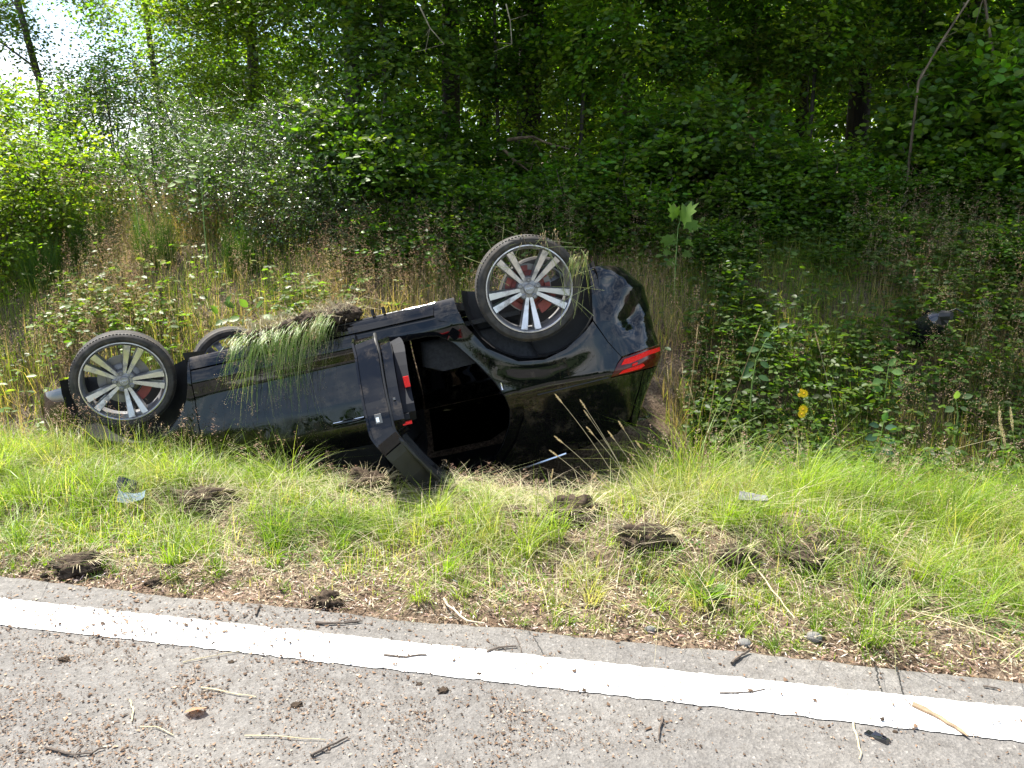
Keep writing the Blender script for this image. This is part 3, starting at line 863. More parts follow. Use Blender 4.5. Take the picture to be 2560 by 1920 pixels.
ring_out = [(1.20, .02), (.62, .02), (.50, .09), (.42, .19), (.30, .38), (.22, .523), (.185, .614), (.17, .68), (.20, .80), (.30, .95), (.42, 1.07), (.60, 1.15), (1.20, 1.15)]
ring_in = [(1.10, .138), (.70, .138), (.62, .153), (.53, .222), (.41, .382), (.33, .51), (.288, .62), (.28, .70), (.305, .80), (.385, .94), (.465, 1.03), (.60, 1.075), (1.10, 1.085)]
panel('door_frame', ring_out + ring_in[::-1], inner, M_PAINT, car, .05, .035)
panel('centre_pillar', [(1.24, .02), (1.10, .14), (1.10, 1.07), (1.22, 1.14)], lambda s, z: S(s, z) + np.stack([0 * s, np.full_like(s, .035), 0 * s], -1), M_TRIM, car, .06, .06)

# far flank door, cabin
panel('rear_door', [(1.122, .036), (.62, .036), (.50, .13), (.43, .21), (.315, .39), (.235, .523), (.20, .614), (.19, .735), (1.125, .735)], S, M_PAINT, car, .03, .05, -1)
panel('side_window', [(1.1, .74), (1.1, 1.08), (.62, 1.08), (.47, 1.02), (.32, .80), (.30, .74)], S, M_GLASS, car, .004, .08, -1)
for sd in (1, -1):
    panel('side_window', [(2.05, .74), (1.74, 1.0), (1.58, 1.09), (1.20, 1.115), (1.18, .74)], inner, M_GLASS, car, .004, .08, sd)
# cabin
cb = MB(); cb.box((1.2, 0, .12), (2.2, 1.50, .03)); cb.build('cabin_floor', M_CLOTH, car, smooth=False)
def cushion(name, pts, w, y0, mat, parent):
    """side profile pts (x,z) swept over width, rounded"""
    V = []; F = []; n = len(pts)
    c = np.mean(np.array(pts), 0)
    for k, (yy, sc) in enumerate([(-.5, .86), (-.47, .95), (-.40, 1.), (.40, 1.), (.47, .95), (.5, .86)]):
        for (x, z) in pts: V.append((c[0] + (x - c[0]) * sc, y0 + yy * w, c[1] + (z - c[1]) * sc))
    for k in range(5):
        for i in range(n): F.append((k * n + i, k * n + (i + 1) % n, (k + 1) * n + (i + 1) % n, (k + 1) * n + i))
    F.append(tuple(range(n))[::-1]); F.append(tuple(5 * n + i for i in range(n)))
    mb = MB(); mb.add(V, F); return mb.build(name, mat, parent, angle=50)
for y0 in (-.36, .36):
    cushion('rear_seat', [(.78, .17), (.80, .33), (.72, .37), (.32, .36), (.20, .50), (.06, .84), (-.02, .86), (-.12, .80), (.05, .40), (.12, .17)], .66, y0, M_CLOTH, car)
    cushion('rear_headrest', [(.04, .86), (.07, .98), (.0, 1.0), (-.06, .97), (-.05, .86)], .26, y0, M_CLOTH, car)
    cushion('front_seat', [(1.95, .20), (1.98, .34), (1.90, .38), (1.55, .36), (1.42, .55), (1.30, .92), (1.20, .94), (1.14, .88), (1.32, .40), (1.40, .20)], .50, y0, M_CLOTH, car)
    cushion('front_headrest', [(1.27, .96), (1.29, 1.08), (1.22, 1.10), (1.17, 1.06), (1.18, .96)], .26, y0, M_CLOTH, car)
mb = MB(); mb.box((2.35, 0, .60), (.35, 1.4, .22)); mb.build('dashboard', M_TRIM, car, smooth=False)
mb = MB(); mb.box((-.25, 0, .68), (.5, 1.2, .02)); mb.build('parcel_shelf', M_TRIM, car, smooth=False)
# ------------------------------------------------------------------ plants
def leaf_template(kind):
    if kind == 'fine':                       # 2 triangles, folded along the midrib
        v = [(0, 0, 0), (-.30, .48, .07), (0, 1, 0), (.30, .48, .07)]; f = [(0, 2, 1), (0, 3, 2)]
    elif kind == 'broad':                    # beech / hazel leaf
        v = [(0, 0, 0), (-.25, .22, .05), (-.33, .55, .07), (-.17, .84, .03), (0, 1, -.05), (.17, .84, .03), (.33, .55, .07), (.25, .22, .05), (0, .5, 0)]
        f = [(8, 1, 0), (8, 2, 1), (8, 3, 2), (8, 4, 3), (8, 5, 4), (8, 6, 5), (8, 7, 6), (8, 0, 7)]
    elif kind == 'sliver':
        v = [(0, 0, 0), (-.07, .5, .02), (0, 1, 0), (.07, .5, .02)]; f = [(0, 2, 1), (0, 3, 2)]
    elif kind == 'mid':
        v = [(0, 0, 0), (-.28, .30, .06), (-.26, .68, .05), (0, 1, -.03), (.26, .68, .05), (.28, .30, .06)]
        f = [(0, 3, 2), (0, 2, 1), (0, 4, 3), (0, 5, 4)]
    return np.array(v, float), np.array(f)

def place_leaves(pos, d, n, size, kind, col):
    tv, tf = leaf_template(kind)
    d = nz(d); n = nz(n - d * np.sum(n * d, -1, keepdims=True)); x = np.cross(d, n)
    V = pos[:, None, :] + size[:, None, None] * (tv[None, :, 0:1] * x[:, None] + tv[None, :, 1:2] * d[:, None] + tv[None, :, 2:3] * n[:, None])
    k = len(tv)
    F = (np.arange(len(pos))[:, None, None] * k + tf[None]).reshape(-1, 3)
    C = np.repeat(col, k, axis=0)
    return V.reshape(-1, 3), F, C

GREENS = np.array([(.045, .085, .010), (.070, .122, .014), (.100, .150, .018), (.052, .092, .018), (.125, .165, .024)])
def leaf_cols(rng, n, pal=GREENS, w=None, var=.22):
    c = pal[rng.choice(len(pal), n, p=w)]
    return np.clip(c * (1 + var * rng.standard_normal((n, 1))) * (1 + .08 * rng.standard_normal((n, 3))), .004, .8)

def foliage_mesh(name, seed, radii, clumps, per, size, kind, mat, flat=.6, twig=.42, shell=.55, pal=GREENS, w=None, bottom=-1.0, gap=.40, gscale=1.1):
    rng = np.random.default_rng(seed)
    C = []
    while len(C) < clumps:
        q = nz(rng.standard_normal((clumps * 3, 3))) * (shell + (1 - shell) * rng.random((clumps * 3, 1))) ** 1.0 * (rng.random((clumps * 3, 1)) ** .25)
        q = q[q[:, 2] > bottom]
        p_ = q * radii
        m = .5 * noise2(p_[:, 0] * gscale + 50 + seed, p_[:, 2] * gscale + 9, seed) + .5 * noise2(p_[:, 1] * gscale + 20, p_[:, 2] * gscale - p_[:, 0] * .5 + 70, seed + 5)
        q = p_[m > gap]
        C += list(q)
    C = np.array(C[:clumps])
    out = nz(C / np.array(radii) + rng.standard_normal(C.shape) * .25)
    nt_ = 4
    td = nz(out[:, None] * .9 + rng.standard_normal((clumps, nt_, 3)) * .75 * [1, 1, .5] + [0, 0, .05])
    L = twig * (.6 + .8 * rng.random((clumps, nt_, 1)))
    m = max(1, per // nt_)
    t = (np.arange(m) + .5) / m
    jit = rng.random((clumps, nt_, m)) * .6 / m
    tt = (t[None, None] + jit)[..., None]
    pos = C[:, None, None] + td[:, :, None] * L[:, :, None] * tt - np.array([0, 0, 1]) * (tt ** 2) * L[:, :, None] * .25
    side = nz(np.cross(td, [0, 0, 1.0]) + 1e-6)
    sgn = np.where(np.arange(m) % 2 == 0, 1, -1)[None, None, :, None]
    ld = td[:, :, None] * .55 + side[:, :, None] * sgn * .85 + rng.standard_normal((clumps, nt_, m, 3)) * .28 + [0, 0, -.12]
    nn = np.array([0, 0, 1.0]) * flat + rng.standard_normal((clumps, nt_, m, 3)) * .42 + out[:, None, None] * .25
    sz = size * (.65 + .65 * rng.random((clumps, nt_, m)))
    N = clumps * nt_ * m
    cc = leaf_cols(rng, clumps, pal, w, .15)
    col = np.repeat(cc, nt_ * m, axis=0) * (1 + .22 * rng.standard_normal((N, 1)))
    V, F, Cc = place_leaves(pos.reshape(-1, 3), ld.reshape(-1, 3), nn.reshape(-1, 3), sz.reshape(-1), kind, np.clip(col, .004, .8))
    # twigs as thin 3-sided spikes
    P0 = C[:, None] - td * .10 * L; P1 = C[:, None] + td * L * .85 - np.array([0, 0, 1]) * L * .2
    P0 = P0.reshape(-1, 3); P1 = P1.reshape(-1, 3); s2 = side.reshape(-1, 3) * .002
    b = len(V); n_ = len(P0)
    TV = np.stack([P0 - s2, P0 + s2, P0 + [0, 0, .003], P1], 1).reshape(-1, 3)
    TF = (np.arange(n_)[:, None, None] * 4 + np.array([(0, 1, 3), (1, 2, 3), (2, 0, 3)])[None]).reshape(-1, 3) + b
    V = np.concatenate([V, TV]); F = np.concatenate([F, TF]); Cc = np.concatenate([Cc, np.tile([.05, .04, .025], (len(TV), 1))])
    return np_mesh(name, V, [F], Cc, [mat])

M_BARK, nt, p = new_mat('bark')
tc = nt.nodes.new('ShaderNodeTexCoord'); mp = nt.nodes.new('ShaderNodeMapping'); mp.inputs['Scale'].default_value = (14, 14, 3)
nt.links.new(tc.outputs['Object'], mp.inputs[0])
n1 = nt.nodes.new('ShaderNodeTexNoise'); n1.inputs['Scale'].default_value = 1.; n1.inputs['Detail'].default_value = 8; nt.links.new(mp.outputs[0], n1.inputs['Vector'])
r1 = _ramp(n1.outputs[0], [(.3, (.025, .020, .014)), (.5, (.075, .062, .045)), (.62, (.13, .115, .085)), (.75, (.09, .10, .06))])
oi = nt.nodes.new('ShaderNodeObjectInfo'); mx = nt.nodes.new('ShaderNodeMix'); mx.data_type = 'RGBA'; mx.blend_type = 'MULTIPLY'; mx.inputs[0].default_value = 1
nt.links.new(r1.outputs[0], mx.inputs[6]); nt.links.new(oi.outputs['Color'], mx.inputs[7]); nt.links.new(mx.outputs[2], p.inputs['Base Color'])
bp = nt.nodes.new('ShaderNodeBump'); bp.inputs['Strength'].default_value = 1; bp.inputs['Distance'].default_value = .03
nt.links.new(n1.outputs[0], bp.inputs['Height']); nt.links.new(bp.outputs[0], p.inputs['Normal']); p.inputs['Roughness'].default_value = .85
M_BARK_ = M_BARK

YEL = np.array([(.110, .160, .018), (.150, .195, .024), (.080, .130, .015)])
DARK = np.array([(.032, .062, .012), (.050, .085, .014), (.042, .075, .020)])
BUSH = [foliage_mesh('bush_leaves', 100 + i, (1.05, 1.0, .95), 290, 20, .088, 'mid', M_GLOSSLEAF, pal=GREENS, bottom=-.75, gap=.36) for i in range(3)]
BUSHL = [foliage_mesh('bush_leaves', 110 + i, (1.1, 1.05, 1.0), 200, 20, .090, 'mid', M_GLOSSLEAF, pal=GREENS, bottom=-.8, gap=.44, shell=.35) for i in range(3)]
BUSHY = [foliage_mesh('bush_leaves', 120 + i, (1.1, 1.0, 1.0), 300, 20, .058, 'mid', M_LEAF, pal=YEL, bottom=-.8, gap=.38) for i in range(2)]
BUSHW = [foliage_mesh('bush_leaves', 140 + i, (1.0, .9, .9), 340, 24, .036, 'fine', M_SHINY, pal=DARK, twig=.34, bottom=-.8, gap=.3, flat=.3) for i in range(2)]
CROWN = [foliage_mesh('crown_leaves', 160 + i, (2.5, 2.3, 2.4), 290, 24, .105, 'fine', M_LEAF, pal=GREENS, twig=.75, bottom=-.9, gap=.46, gscale=.8, shell=.3) for i in range(3)]
CROWNY = [foliage_mesh('crown_leaves', 180 + i, (2.3, 2.1, 2.2), 560, 24, .085, 'fine', M_LEAF, pal=YEL, twig=.7, bottom=-.9, gap=.42, gscale=.7, shell=.3) for i in range(2)]
CTOP = [foliage_mesh('crown_leaves', 170 + i, (2.5, 2.3, 2.2), 215, 24, .105, 'fine', M_LEAF, pal=GREENS, twig=.7, bottom=-.9, gap=.52, gscale=.8, shell=.3) for i in range(2)]  # upper crowns, mostly out of view, thinned to shape dappled shade on the bank
CROWNS = [foliage_mesh('crown_leaves', 190 + i, (1.9, 1.7, 2.2), 260, 22, .085, 'fine', M_LEAF, pal=GREENS, twig=.7, bottom=-.9, gap=.47, gscale=.8, shell=.2) for i in range(2)]

def trunk_mb(h, r, rng, lean=(0, 0), limbs=6, l0=.35, lr=.35, llen=1.8):
    mb = MB()
    pts = []; n = 10
    ph = rng.random(2) * 6
    for i in range(n + 1):
        t = i / n
        pts.append((lean[0] * h * t + .05 * h * .2 * math.sin(3 * t + ph[0]), lean[1] * h * t + .05 * h * .2 * math.sin(2.5 * t + ph[1]), -.25 + (h + .25) * t))
    rad = [r * (1 - .72 * (i / n)) * (1.35 if i == 0 else 1) for i in range(n + 1)]
    mb.tube(pts, rad, 10)
    for k in range(limbs):
        t = l0 + (1 - l0) * (k + .3) / limbs; i = min(int(t * n), n - 1)
        p0 = Vector(pts[i]).lerp(Vector(pts[i + 1]), t * n - i)
        a = rng.random() * 6.28; L = llen * (1.1 - .6 * t) * (.7 + .6 * rng.random())
        d = Vector((math.cos(a), math.sin(a), .35 + .4 * rng.random()))
        q = [p0, p0 + d * L * .4 + Vector((0, 0, .05)), p0 + d * L * .75 + Vector((.05, 0, .05)), p0 + d * L + Vector((0, 0, -.1))]
        rr = rad[i] * lr
        mb.tube(q, [rr, rr * .7, rr * .45, rr * .15], 6)
    return mb

def at_px(px, d):
    """world x of a column of the photograph at distance d ahead"""
    return (px - 1280) / 1900 * d

def tree(name, x, y, h, r, label, crowns, cat='tree', tint=(1, 1, 1), bark=(1, 1, 1), lean=(0, 0), limbs=6, seed=1, group=None, l0=.35, llen=1.8):
    rng = np.random.default_rng(seed)
    z = float(T(np.array([x]), np.array([y]))[0])
    t = empty(name, (x, y, z), label=label, category=cat, group=group)
    tr = trunk_mb(h, r, rng, lean, limbs, l0=l0, llen=llen).build('trunk', M_BARK, t, angle=60)
    tr.color = (*bark, 1)
    for me, (dx, dy, dz), s in crowns:
        c = link('crown', me, t, kind='stuff')
        c.location = (dx, dy, dz); c.scale = (s[0], s[1], s[2]) if hasattr(s, '__len__') else (s, s, s)
        c.rotation_euler = (rng.uniform(-.2, .2), rng.uniform(-.2, .2), rng.uniform(0, 6.28)); c.color = (tint[0] * 1.02, tint[1] * 1.05, tint[2] * .85, 1)
    return t

def bush(x, y, s, me, label, tint=(1, 1, 1), seed=1, sink=.2, name='shrub', cat='shrub', group=None, sz=None, stems=5):
    rng = np.random.default_rng(seed)
    z = float(T(np.array([x]), np.array([y]))[0])
    t = empty(name, (x, y, z), label=label, category=cat, group=group)
    mb = MB()
    hz = s * (sz or 1)
    for k in range(stems):
        a = rng.random() * 6.28; e = Vector((math.cos(a) * s * .6, math.sin(a) * s * .6, hz * (1.0 + .5 * rng.random())))
        mb.tube([(0, 0, -.1), (e.x * .35, e.y * .35, e.z * .45), (e.x * .8, e.y * .8, e.z * .8), e], [.016 * s, .012 * s, .008 * s, .003], 5)
    mb.build('stem', M_BARK, t, angle=60)
    c = link('foliage', me, t, kind='stuff')
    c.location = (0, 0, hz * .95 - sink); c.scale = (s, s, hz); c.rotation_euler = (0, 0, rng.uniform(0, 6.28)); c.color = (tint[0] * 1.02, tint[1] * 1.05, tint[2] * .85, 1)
    return t

Bl = lambda k: BUSHL[k % 3]
Bz = lambda k: BUSH[k % 3]
By = lambda k: BUSHY[k % 2]
Bw = lambda k: BUSHW[k % 2]
Ck = lambda k: CROWN[k % 3]
Cy = lambda k: CROWNY[k % 2]
Ct = lambda k: CTOP[k % 2]
Cs = lambda k: CROWNS[k % 2]

# --- trees whose trunks show, right and centre of the wood
def P_(px, d): return at_px(px, d), d
x, y = P_(1120, 11.6)
tree('forest_tree', x, y, 11, .15, 'thick dark trunk in deep shade above the raised rear wheel, left of the straighter one', [(Ct(0), (.3, -.2, 6.2), 1.0), (Ct(1), (1.2, -1.0, 4.6), .75)], seed=3, limbs=7, bark=(.35, .35, .33))
x, y = P_(1325, 11.0)
tree('forest_tree', x, y, 12, .19, 'straight dark trunk rising behind the raised rear wheel, clear of leaves near the top edge', [(Ct(1), (.4, .2, 6.8), 1.0), (Ct(0), (.6, -1.2, 5.6), .8)], seed=4, limbs=7, bark=(.25, .25, .25), l0=.5)
x, y = P_(1558, 11.5)
tree('forest_tree', x, y, 9, .085, 'thin mossy trunk half hidden in leaves right of the straight dark trunk', [(Ct(0), (0, .3, 6.4), .9), (Cy(1), (.4, -.5, 4.3), .55)], seed=5, limbs=5, bark=(1.1, 1.2, .9))
x, y = P_(1757, 12.5)
tree('forest_tree', x, y, 11, .12, 'dark trunk with a crooked limb left of the slim pale trunk', [(Ct(1), (0, 0, 6.9), 1.0), (Ct(0), (-.5, -.8, 5.2), .7)], seed=6, limbs=7, bark=(.35, .35, .33))
x, y = P_(1858, 11.5)
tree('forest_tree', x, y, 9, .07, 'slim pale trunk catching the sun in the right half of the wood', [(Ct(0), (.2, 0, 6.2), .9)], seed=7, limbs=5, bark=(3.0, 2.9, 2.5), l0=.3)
x, y = P_(2085, 11.0)
tree('forest_tree', x, y, 12, .16, 'upright dark trunk standing beside the sunlit patch of leaf litter', [(Ct(1), (.3, 0, 7.2), 1.1), (Ct(0), (-.8, -1.2, 4.6), .7)], seed=8, limbs=7, bark=(.3, .28, .25))
x, y = P_(2360, 10.4)
tree('forest_tree', x, y, 12, .165, 'broad dark trunk at the right behind the two bare leaning saplings', [(Ct(0), (.3, 0, 6.6), 1.1), (Ct(1), (1.3, -1.0, 4.9), .8)], seed=9, limbs=7, bark=(.28, .26, .25))
x, y = P_(2560, 12.0)
tree('forest_tree', x, y, 12, .15, 'dark trunk at the right edge of the photograph behind the leafy sprays', [(Ct(1), (.0, 0, 6.5), 1.1), (Ct(0), (1.0, -.8, 4.4), .8)], seed=10, limbs=6, bark=(.5, .5, .45))
# --- trees further back that close the wood
back = [(900, 15, 1.2, 'leafy tree closing the gap behind the thick dark trunk'), (1220, 17, 1.2, 'deep green tree far back between the two dark trunks'),
        (1450, 16, 1.1, 'sunlit tree far back between the straight trunk and the mossy one'), (1680, 18, 1.2, 'tree far back where blue sky shows between mossy and crooked trunks'),
        (1960, 17, 1.2, 'tree far back between the slim pale trunk and the upright dark one'), (2210, 16, 1.2, 'dark tree far back over the sunlit leaf litter'),
        (2480, 18, 1.3, 'dark tree far back behind the broad trunk at the right'), (640, 19, 1.2, 'pale green tree far back left of the wood'), (2700, 15, 1.2, 'tree far back just past the right edge')]
for i, (px, d, s, lb) in enumerate(back):
    x, y = P_(px, d)
    tree('forest_tree', x, y, 10, .13, lb, [(Ck(i), (0, 0, 3.0), s), (Ct(i + 1), (.5, -.6, 5.6), s), (Ck(i + 2), (-.4, .5, 1.2), s * .9)], seed=30 + i, limbs=5, tint=(1.3, 1.35, 1.1), bark=(.4, .4, .38))  # leaf tint raised in place of light leaking in behind the wood
# --- left side: lighter trees, the sky showing through
left = [('lean', 235, 14.0, 6.5, .08, (-.22, .05), 'dark leaning tree at the upper left with sky showing between its branches', [(Cs(0), (-1.1, .2, 3.7), (.8, .8, .8)), (Ck(1), (.3, .3, 2.1), (.66, .6, .62)), (Cs(1), (-1.8, 0, 5.2), .7)], (.75, .85, .8)),
        ('lean', 30, 15.5, 7.0, .08, (-.05, 0), 'loose pale green tree at the upper left corner', [(Cs(1), (.2, 0, 4.8), (.9, .9, .8)), (Cs(0), (.6, .2, 2.6), .8)], (1.2, 1.25, 1.)),
        ('lean', 470, 16.0, 7.0, .08, (-.05, 0), 'airy tree against the sky between leaning tree and yellow green crown', [(Cs(0), (-.4, 0, 4.4), .8), (Cs(1), (.6, .2, 2.9), .8)], (1.1, 1.2, 1.)),
        ('lean', 670, 12.5, 7.0, .11, (0, 0), 'yellow green crown drooping over the bank left of the wood', [(Cy(0), (-.2, -.6, 3.6), (.85, .8, .75)), (Cy(1), (.5, -.2, 5.3), .9), (Cy(1), (-.2, -.9, 1.9), (.7, .6, .55))], (1.15, 1.15, 1.)),
        ('lean', 890, 10.8, 7.0, .12, (.02, 0), 'tree with hanging branches at the left edge of the dark wood', [(Cy(1), (.1, -.4, 4.3), .80), (Ck(0), (-.2, -.5, 2.9), .62)], (1.0, 1.05, .95))]
for i, (k, px, d, h, r, ln, lb, cr, ti) in enumerate(left):
    x, y = P_(px, d)
    tree('tree', x, y, h, r, lb, cr, tint=ti, lean=ln, seed=50 + i, limbs=6, bark=(.7, .7, .7), l0=.2, llen=1.5)  # raised tints put extra light into most left crowns' leaf colour

# --- young broad leaved trees filling the edge of the wood
YT = [(985, 9.3, 4.4, (.85, .95, .85), 'young leafy tree in front of the thick dark trunk, its crown touching the top edge'), (1240, 10.2, 4.6, (.8, .95, .8), 'young tree filling the space between the two dark trunks'),
      (1450, 9.4, 4.6, (1.1, 1.2, .95), 'sun flecked young tree right of the straight dark trunk'), (1640, 10.0, 4.8, (.95, 1.1, .9), 'young tree in front of the thin mossy trunk'),
      (1830, 10.6, 5.0, (1., 1.1, 1.), 'young tree with sunlit leaves around the slim pale trunk'), (1985, 9.6, 4.8, (.95, 1.05, .95), 'young tree with glinting leaves left of the upright dark trunk'),
      (2230, 10.0, 4.8, (.85, 1., .85), 'young tree hanging over the leaf litter clearing'), (2460, 9.3, 4.4, (.95, 1.1, .9), 'young tree behind the right bare sapling'), (2640, 8.8, 4.2, (.95, 1.1, .85), 'young tree reaching in from the right edge')]
for i, (px, d, h, ti, lb) in enumerate(YT):
    x, y = P_(px, d)
    tree('young_tree', x, y, h, .03, lb, [(Bl(i), (.1, 0, 1.9), (.85, .75, .7)), (Bl(i + 1), (-.35, .1, 3.0), (.9, .8, .8)), (Bl(i + 2), (.4, -.1, 4.0), (.95, .85, .85))], cat='young tree', tint=ti, seed=70 + i, limbs=6, bark=(.5, .5, .45), l0=.2, llen=.8)

# --- shrubs along the crest of the bank
row = [  # px, d, size, height factor, mesh, tint, label
    (-60, 9.3, 1.05, 1.0, By(0), (1.1, 1.1, 1), 'bright yellow green shrub cut by the left edge halfway up'),
    (130, 10.2, .95, 1.1, By(1), (1.05, 1.1, 1), 'sunlit bushy shrub below the sky gap at far left'),
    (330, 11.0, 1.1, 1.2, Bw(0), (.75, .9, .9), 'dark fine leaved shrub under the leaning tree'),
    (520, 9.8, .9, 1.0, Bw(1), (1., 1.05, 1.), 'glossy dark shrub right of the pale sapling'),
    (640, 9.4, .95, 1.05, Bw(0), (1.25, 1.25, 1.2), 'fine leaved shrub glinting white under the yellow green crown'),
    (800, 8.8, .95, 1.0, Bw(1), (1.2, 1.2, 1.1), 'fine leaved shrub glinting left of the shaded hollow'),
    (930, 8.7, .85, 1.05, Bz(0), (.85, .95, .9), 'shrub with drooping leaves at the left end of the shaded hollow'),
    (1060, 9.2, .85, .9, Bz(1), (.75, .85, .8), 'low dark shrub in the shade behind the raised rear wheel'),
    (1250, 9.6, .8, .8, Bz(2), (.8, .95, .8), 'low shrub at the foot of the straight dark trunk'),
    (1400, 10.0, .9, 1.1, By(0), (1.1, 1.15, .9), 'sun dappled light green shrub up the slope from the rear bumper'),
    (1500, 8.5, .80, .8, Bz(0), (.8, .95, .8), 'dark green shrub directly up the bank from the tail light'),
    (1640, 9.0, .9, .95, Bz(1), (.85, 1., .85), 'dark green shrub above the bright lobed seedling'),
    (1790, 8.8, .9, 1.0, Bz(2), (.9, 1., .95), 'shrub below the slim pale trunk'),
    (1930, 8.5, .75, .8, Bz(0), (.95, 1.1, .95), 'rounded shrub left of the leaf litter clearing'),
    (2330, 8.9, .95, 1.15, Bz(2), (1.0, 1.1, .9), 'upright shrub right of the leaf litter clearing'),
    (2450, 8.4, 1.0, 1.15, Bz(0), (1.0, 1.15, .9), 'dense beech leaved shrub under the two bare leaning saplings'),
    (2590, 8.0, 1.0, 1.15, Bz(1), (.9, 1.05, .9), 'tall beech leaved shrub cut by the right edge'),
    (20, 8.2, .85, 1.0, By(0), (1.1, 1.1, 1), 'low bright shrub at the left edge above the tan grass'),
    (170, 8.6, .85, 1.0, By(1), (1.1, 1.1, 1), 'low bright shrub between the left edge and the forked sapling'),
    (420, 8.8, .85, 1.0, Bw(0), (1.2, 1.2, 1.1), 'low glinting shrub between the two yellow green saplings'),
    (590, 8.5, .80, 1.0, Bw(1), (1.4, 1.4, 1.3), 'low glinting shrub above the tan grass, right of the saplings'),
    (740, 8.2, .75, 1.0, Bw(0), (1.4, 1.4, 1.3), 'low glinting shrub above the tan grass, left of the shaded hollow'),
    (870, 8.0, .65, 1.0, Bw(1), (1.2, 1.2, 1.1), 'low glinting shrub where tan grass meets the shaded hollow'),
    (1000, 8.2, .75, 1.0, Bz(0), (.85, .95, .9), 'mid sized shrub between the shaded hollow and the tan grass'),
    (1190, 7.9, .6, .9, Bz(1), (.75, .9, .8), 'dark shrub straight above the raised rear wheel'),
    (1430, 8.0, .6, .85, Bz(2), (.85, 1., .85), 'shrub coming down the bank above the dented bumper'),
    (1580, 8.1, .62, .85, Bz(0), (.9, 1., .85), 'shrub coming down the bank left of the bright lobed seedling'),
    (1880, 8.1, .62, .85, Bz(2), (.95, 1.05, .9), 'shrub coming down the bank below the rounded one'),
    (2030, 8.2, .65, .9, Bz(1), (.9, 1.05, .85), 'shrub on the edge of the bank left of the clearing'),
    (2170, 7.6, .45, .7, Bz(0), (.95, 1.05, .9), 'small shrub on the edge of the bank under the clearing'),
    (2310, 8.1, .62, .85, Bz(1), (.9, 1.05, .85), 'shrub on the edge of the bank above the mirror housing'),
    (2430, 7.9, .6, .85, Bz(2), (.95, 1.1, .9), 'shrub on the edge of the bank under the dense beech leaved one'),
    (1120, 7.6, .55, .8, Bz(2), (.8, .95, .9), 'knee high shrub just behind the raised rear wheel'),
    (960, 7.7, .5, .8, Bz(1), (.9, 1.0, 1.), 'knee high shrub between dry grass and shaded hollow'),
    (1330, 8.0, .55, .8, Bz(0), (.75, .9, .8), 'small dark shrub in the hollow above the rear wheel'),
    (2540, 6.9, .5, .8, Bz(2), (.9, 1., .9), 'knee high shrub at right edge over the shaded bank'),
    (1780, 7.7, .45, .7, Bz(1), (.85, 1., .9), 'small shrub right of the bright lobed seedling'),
]
for i, (px, d, s, hz, me, ti, lb) in enumerate(row):
    x, y = P_(px, d)
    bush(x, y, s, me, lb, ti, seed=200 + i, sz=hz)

# --- broom: sheaves of thin green upright twigs
def broom(px, d, h, label, seed):
    x, y = P_(px, d); rng = np.random.default_rng(seed); z = float(T(np.array([x]), np.array([y]))[0])
    n = 900; a = rng.random(n) * 6.28; r_ = .28 * h * np.sqrt(rng.random(n)); b = np.stack([np.cos(a) * r_, np.sin(a) * r_, h * .45 * rng.random(n) ** 1.5], -1)
    e = b + np.stack([np.cos(a) * .22 * h * rng.random(n), np.sin(a) * .22 * h * rng.random(n), h * (.35 + .5 * rng.random(n))], -1) + rng.normal(0, .03, (n, 3))
    w = nz(rng.standard_normal((n, 3))) * .0035
    V = np.stack([b - w, b + w, e], 1).reshape(-1, 3)
    col = np.array([(.05, .12, .018), (.075, .15, .025), (.10, .17, .035)])[rng.integers(0, 3, n)]
    o = empty('broom_bush', (x, y, z - .05), label=label, category='broom bush')
    link('twigs', np_mesh('twigs', V, [np.arange(3 * n).reshape(-1, 3)], np.repeat(col, 3, 0), [M_GRASS]), o, kind='stuff')
broom(250, 8.3, .7, 'broom bush of upright green twigs left of the forked sapling', 1)
broom(400, 8.0, .62, 'broom bush of upright green twigs between the two yellow green saplings', 2)
broom(110, 7.9, .6, 'broom bush of upright green twigs near the left edge', 3)
broom(610, 7.8, .5, 'small broom bush of green twigs right of the saplings', 4)

# --- grass: bent blades
def blades(name, base, h, lean_dir, bend, width, col, mat, seg=3, kind='stuff', label=None, category=None, splay=None):
    n = len(base)
    rng = np.random.default_rng(len(base))
    t = np.linspace(0, 1, seg + 1)
    up = np.array([0, 0, 1.0]); ld = np.stack([np.cos(lean_dir), np.sin(lean_dir), 0 * lean_dir], -1)
    q = t[None, :, None]; hb = h[:, None, None]; be = bend[:, None, None]
    P = base[:, None] + up * hb * (q - .42 * np.minimum(be, 1.6) * q ** 2.2) + ld[:, None] * hb * be * q ** 1.7 * .85
    wa = lean_dir + math.pi / 2 + rng.normal(0, .7, n)
    wd = np.stack([np.cos(wa), np.sin(wa), 0 * wa], -1)[:, None] * (width[:, None, None] * .5) * (1 - q ** 1.6) ** 1.0
    k = seg
    V = np.concatenate([np.stack([P[:, :k] - wd[:, :k], P[:, :k] + wd[:, :k]], 2).reshape(n, 2 * k, 3), P[:, k:]], 1)
    f4 = np.array([(2 * i, 2 * i + 1, 2 * i + 3, 2 * i + 2) for i in range(k - 1)]); f3 = np.array([(2 * k - 2, 2 * k - 1, 2 * k)])
    off = (np.arange(n) * (2 * k + 1))[:, None, None]
    me = np_mesh(name, V.reshape(-1, 3), [(off + f4).reshape(-1, 4), (off + f3).reshape(-1, 3)], np.repeat(col, 2 * k + 1, 0), [mat])
    return link(name, me, kind=kind, label=label, category=category)

def scatter(n, u0, u1, v0, v1, dens, seed):
    rng = np.random.default_rng(seed)
    u = rng.uniform(u0, u1, n); v = rng.uniform(v0, v1, n)
    x, y = xy(u, v)
    keep = rng.random(n) < dens(u, v, x, y)
    x, y, u, v = x[keep], y[keep], u[keep], v[keep]
    z = T(x, y)
    return np.stack([x, y, z], -1), u, v, rng

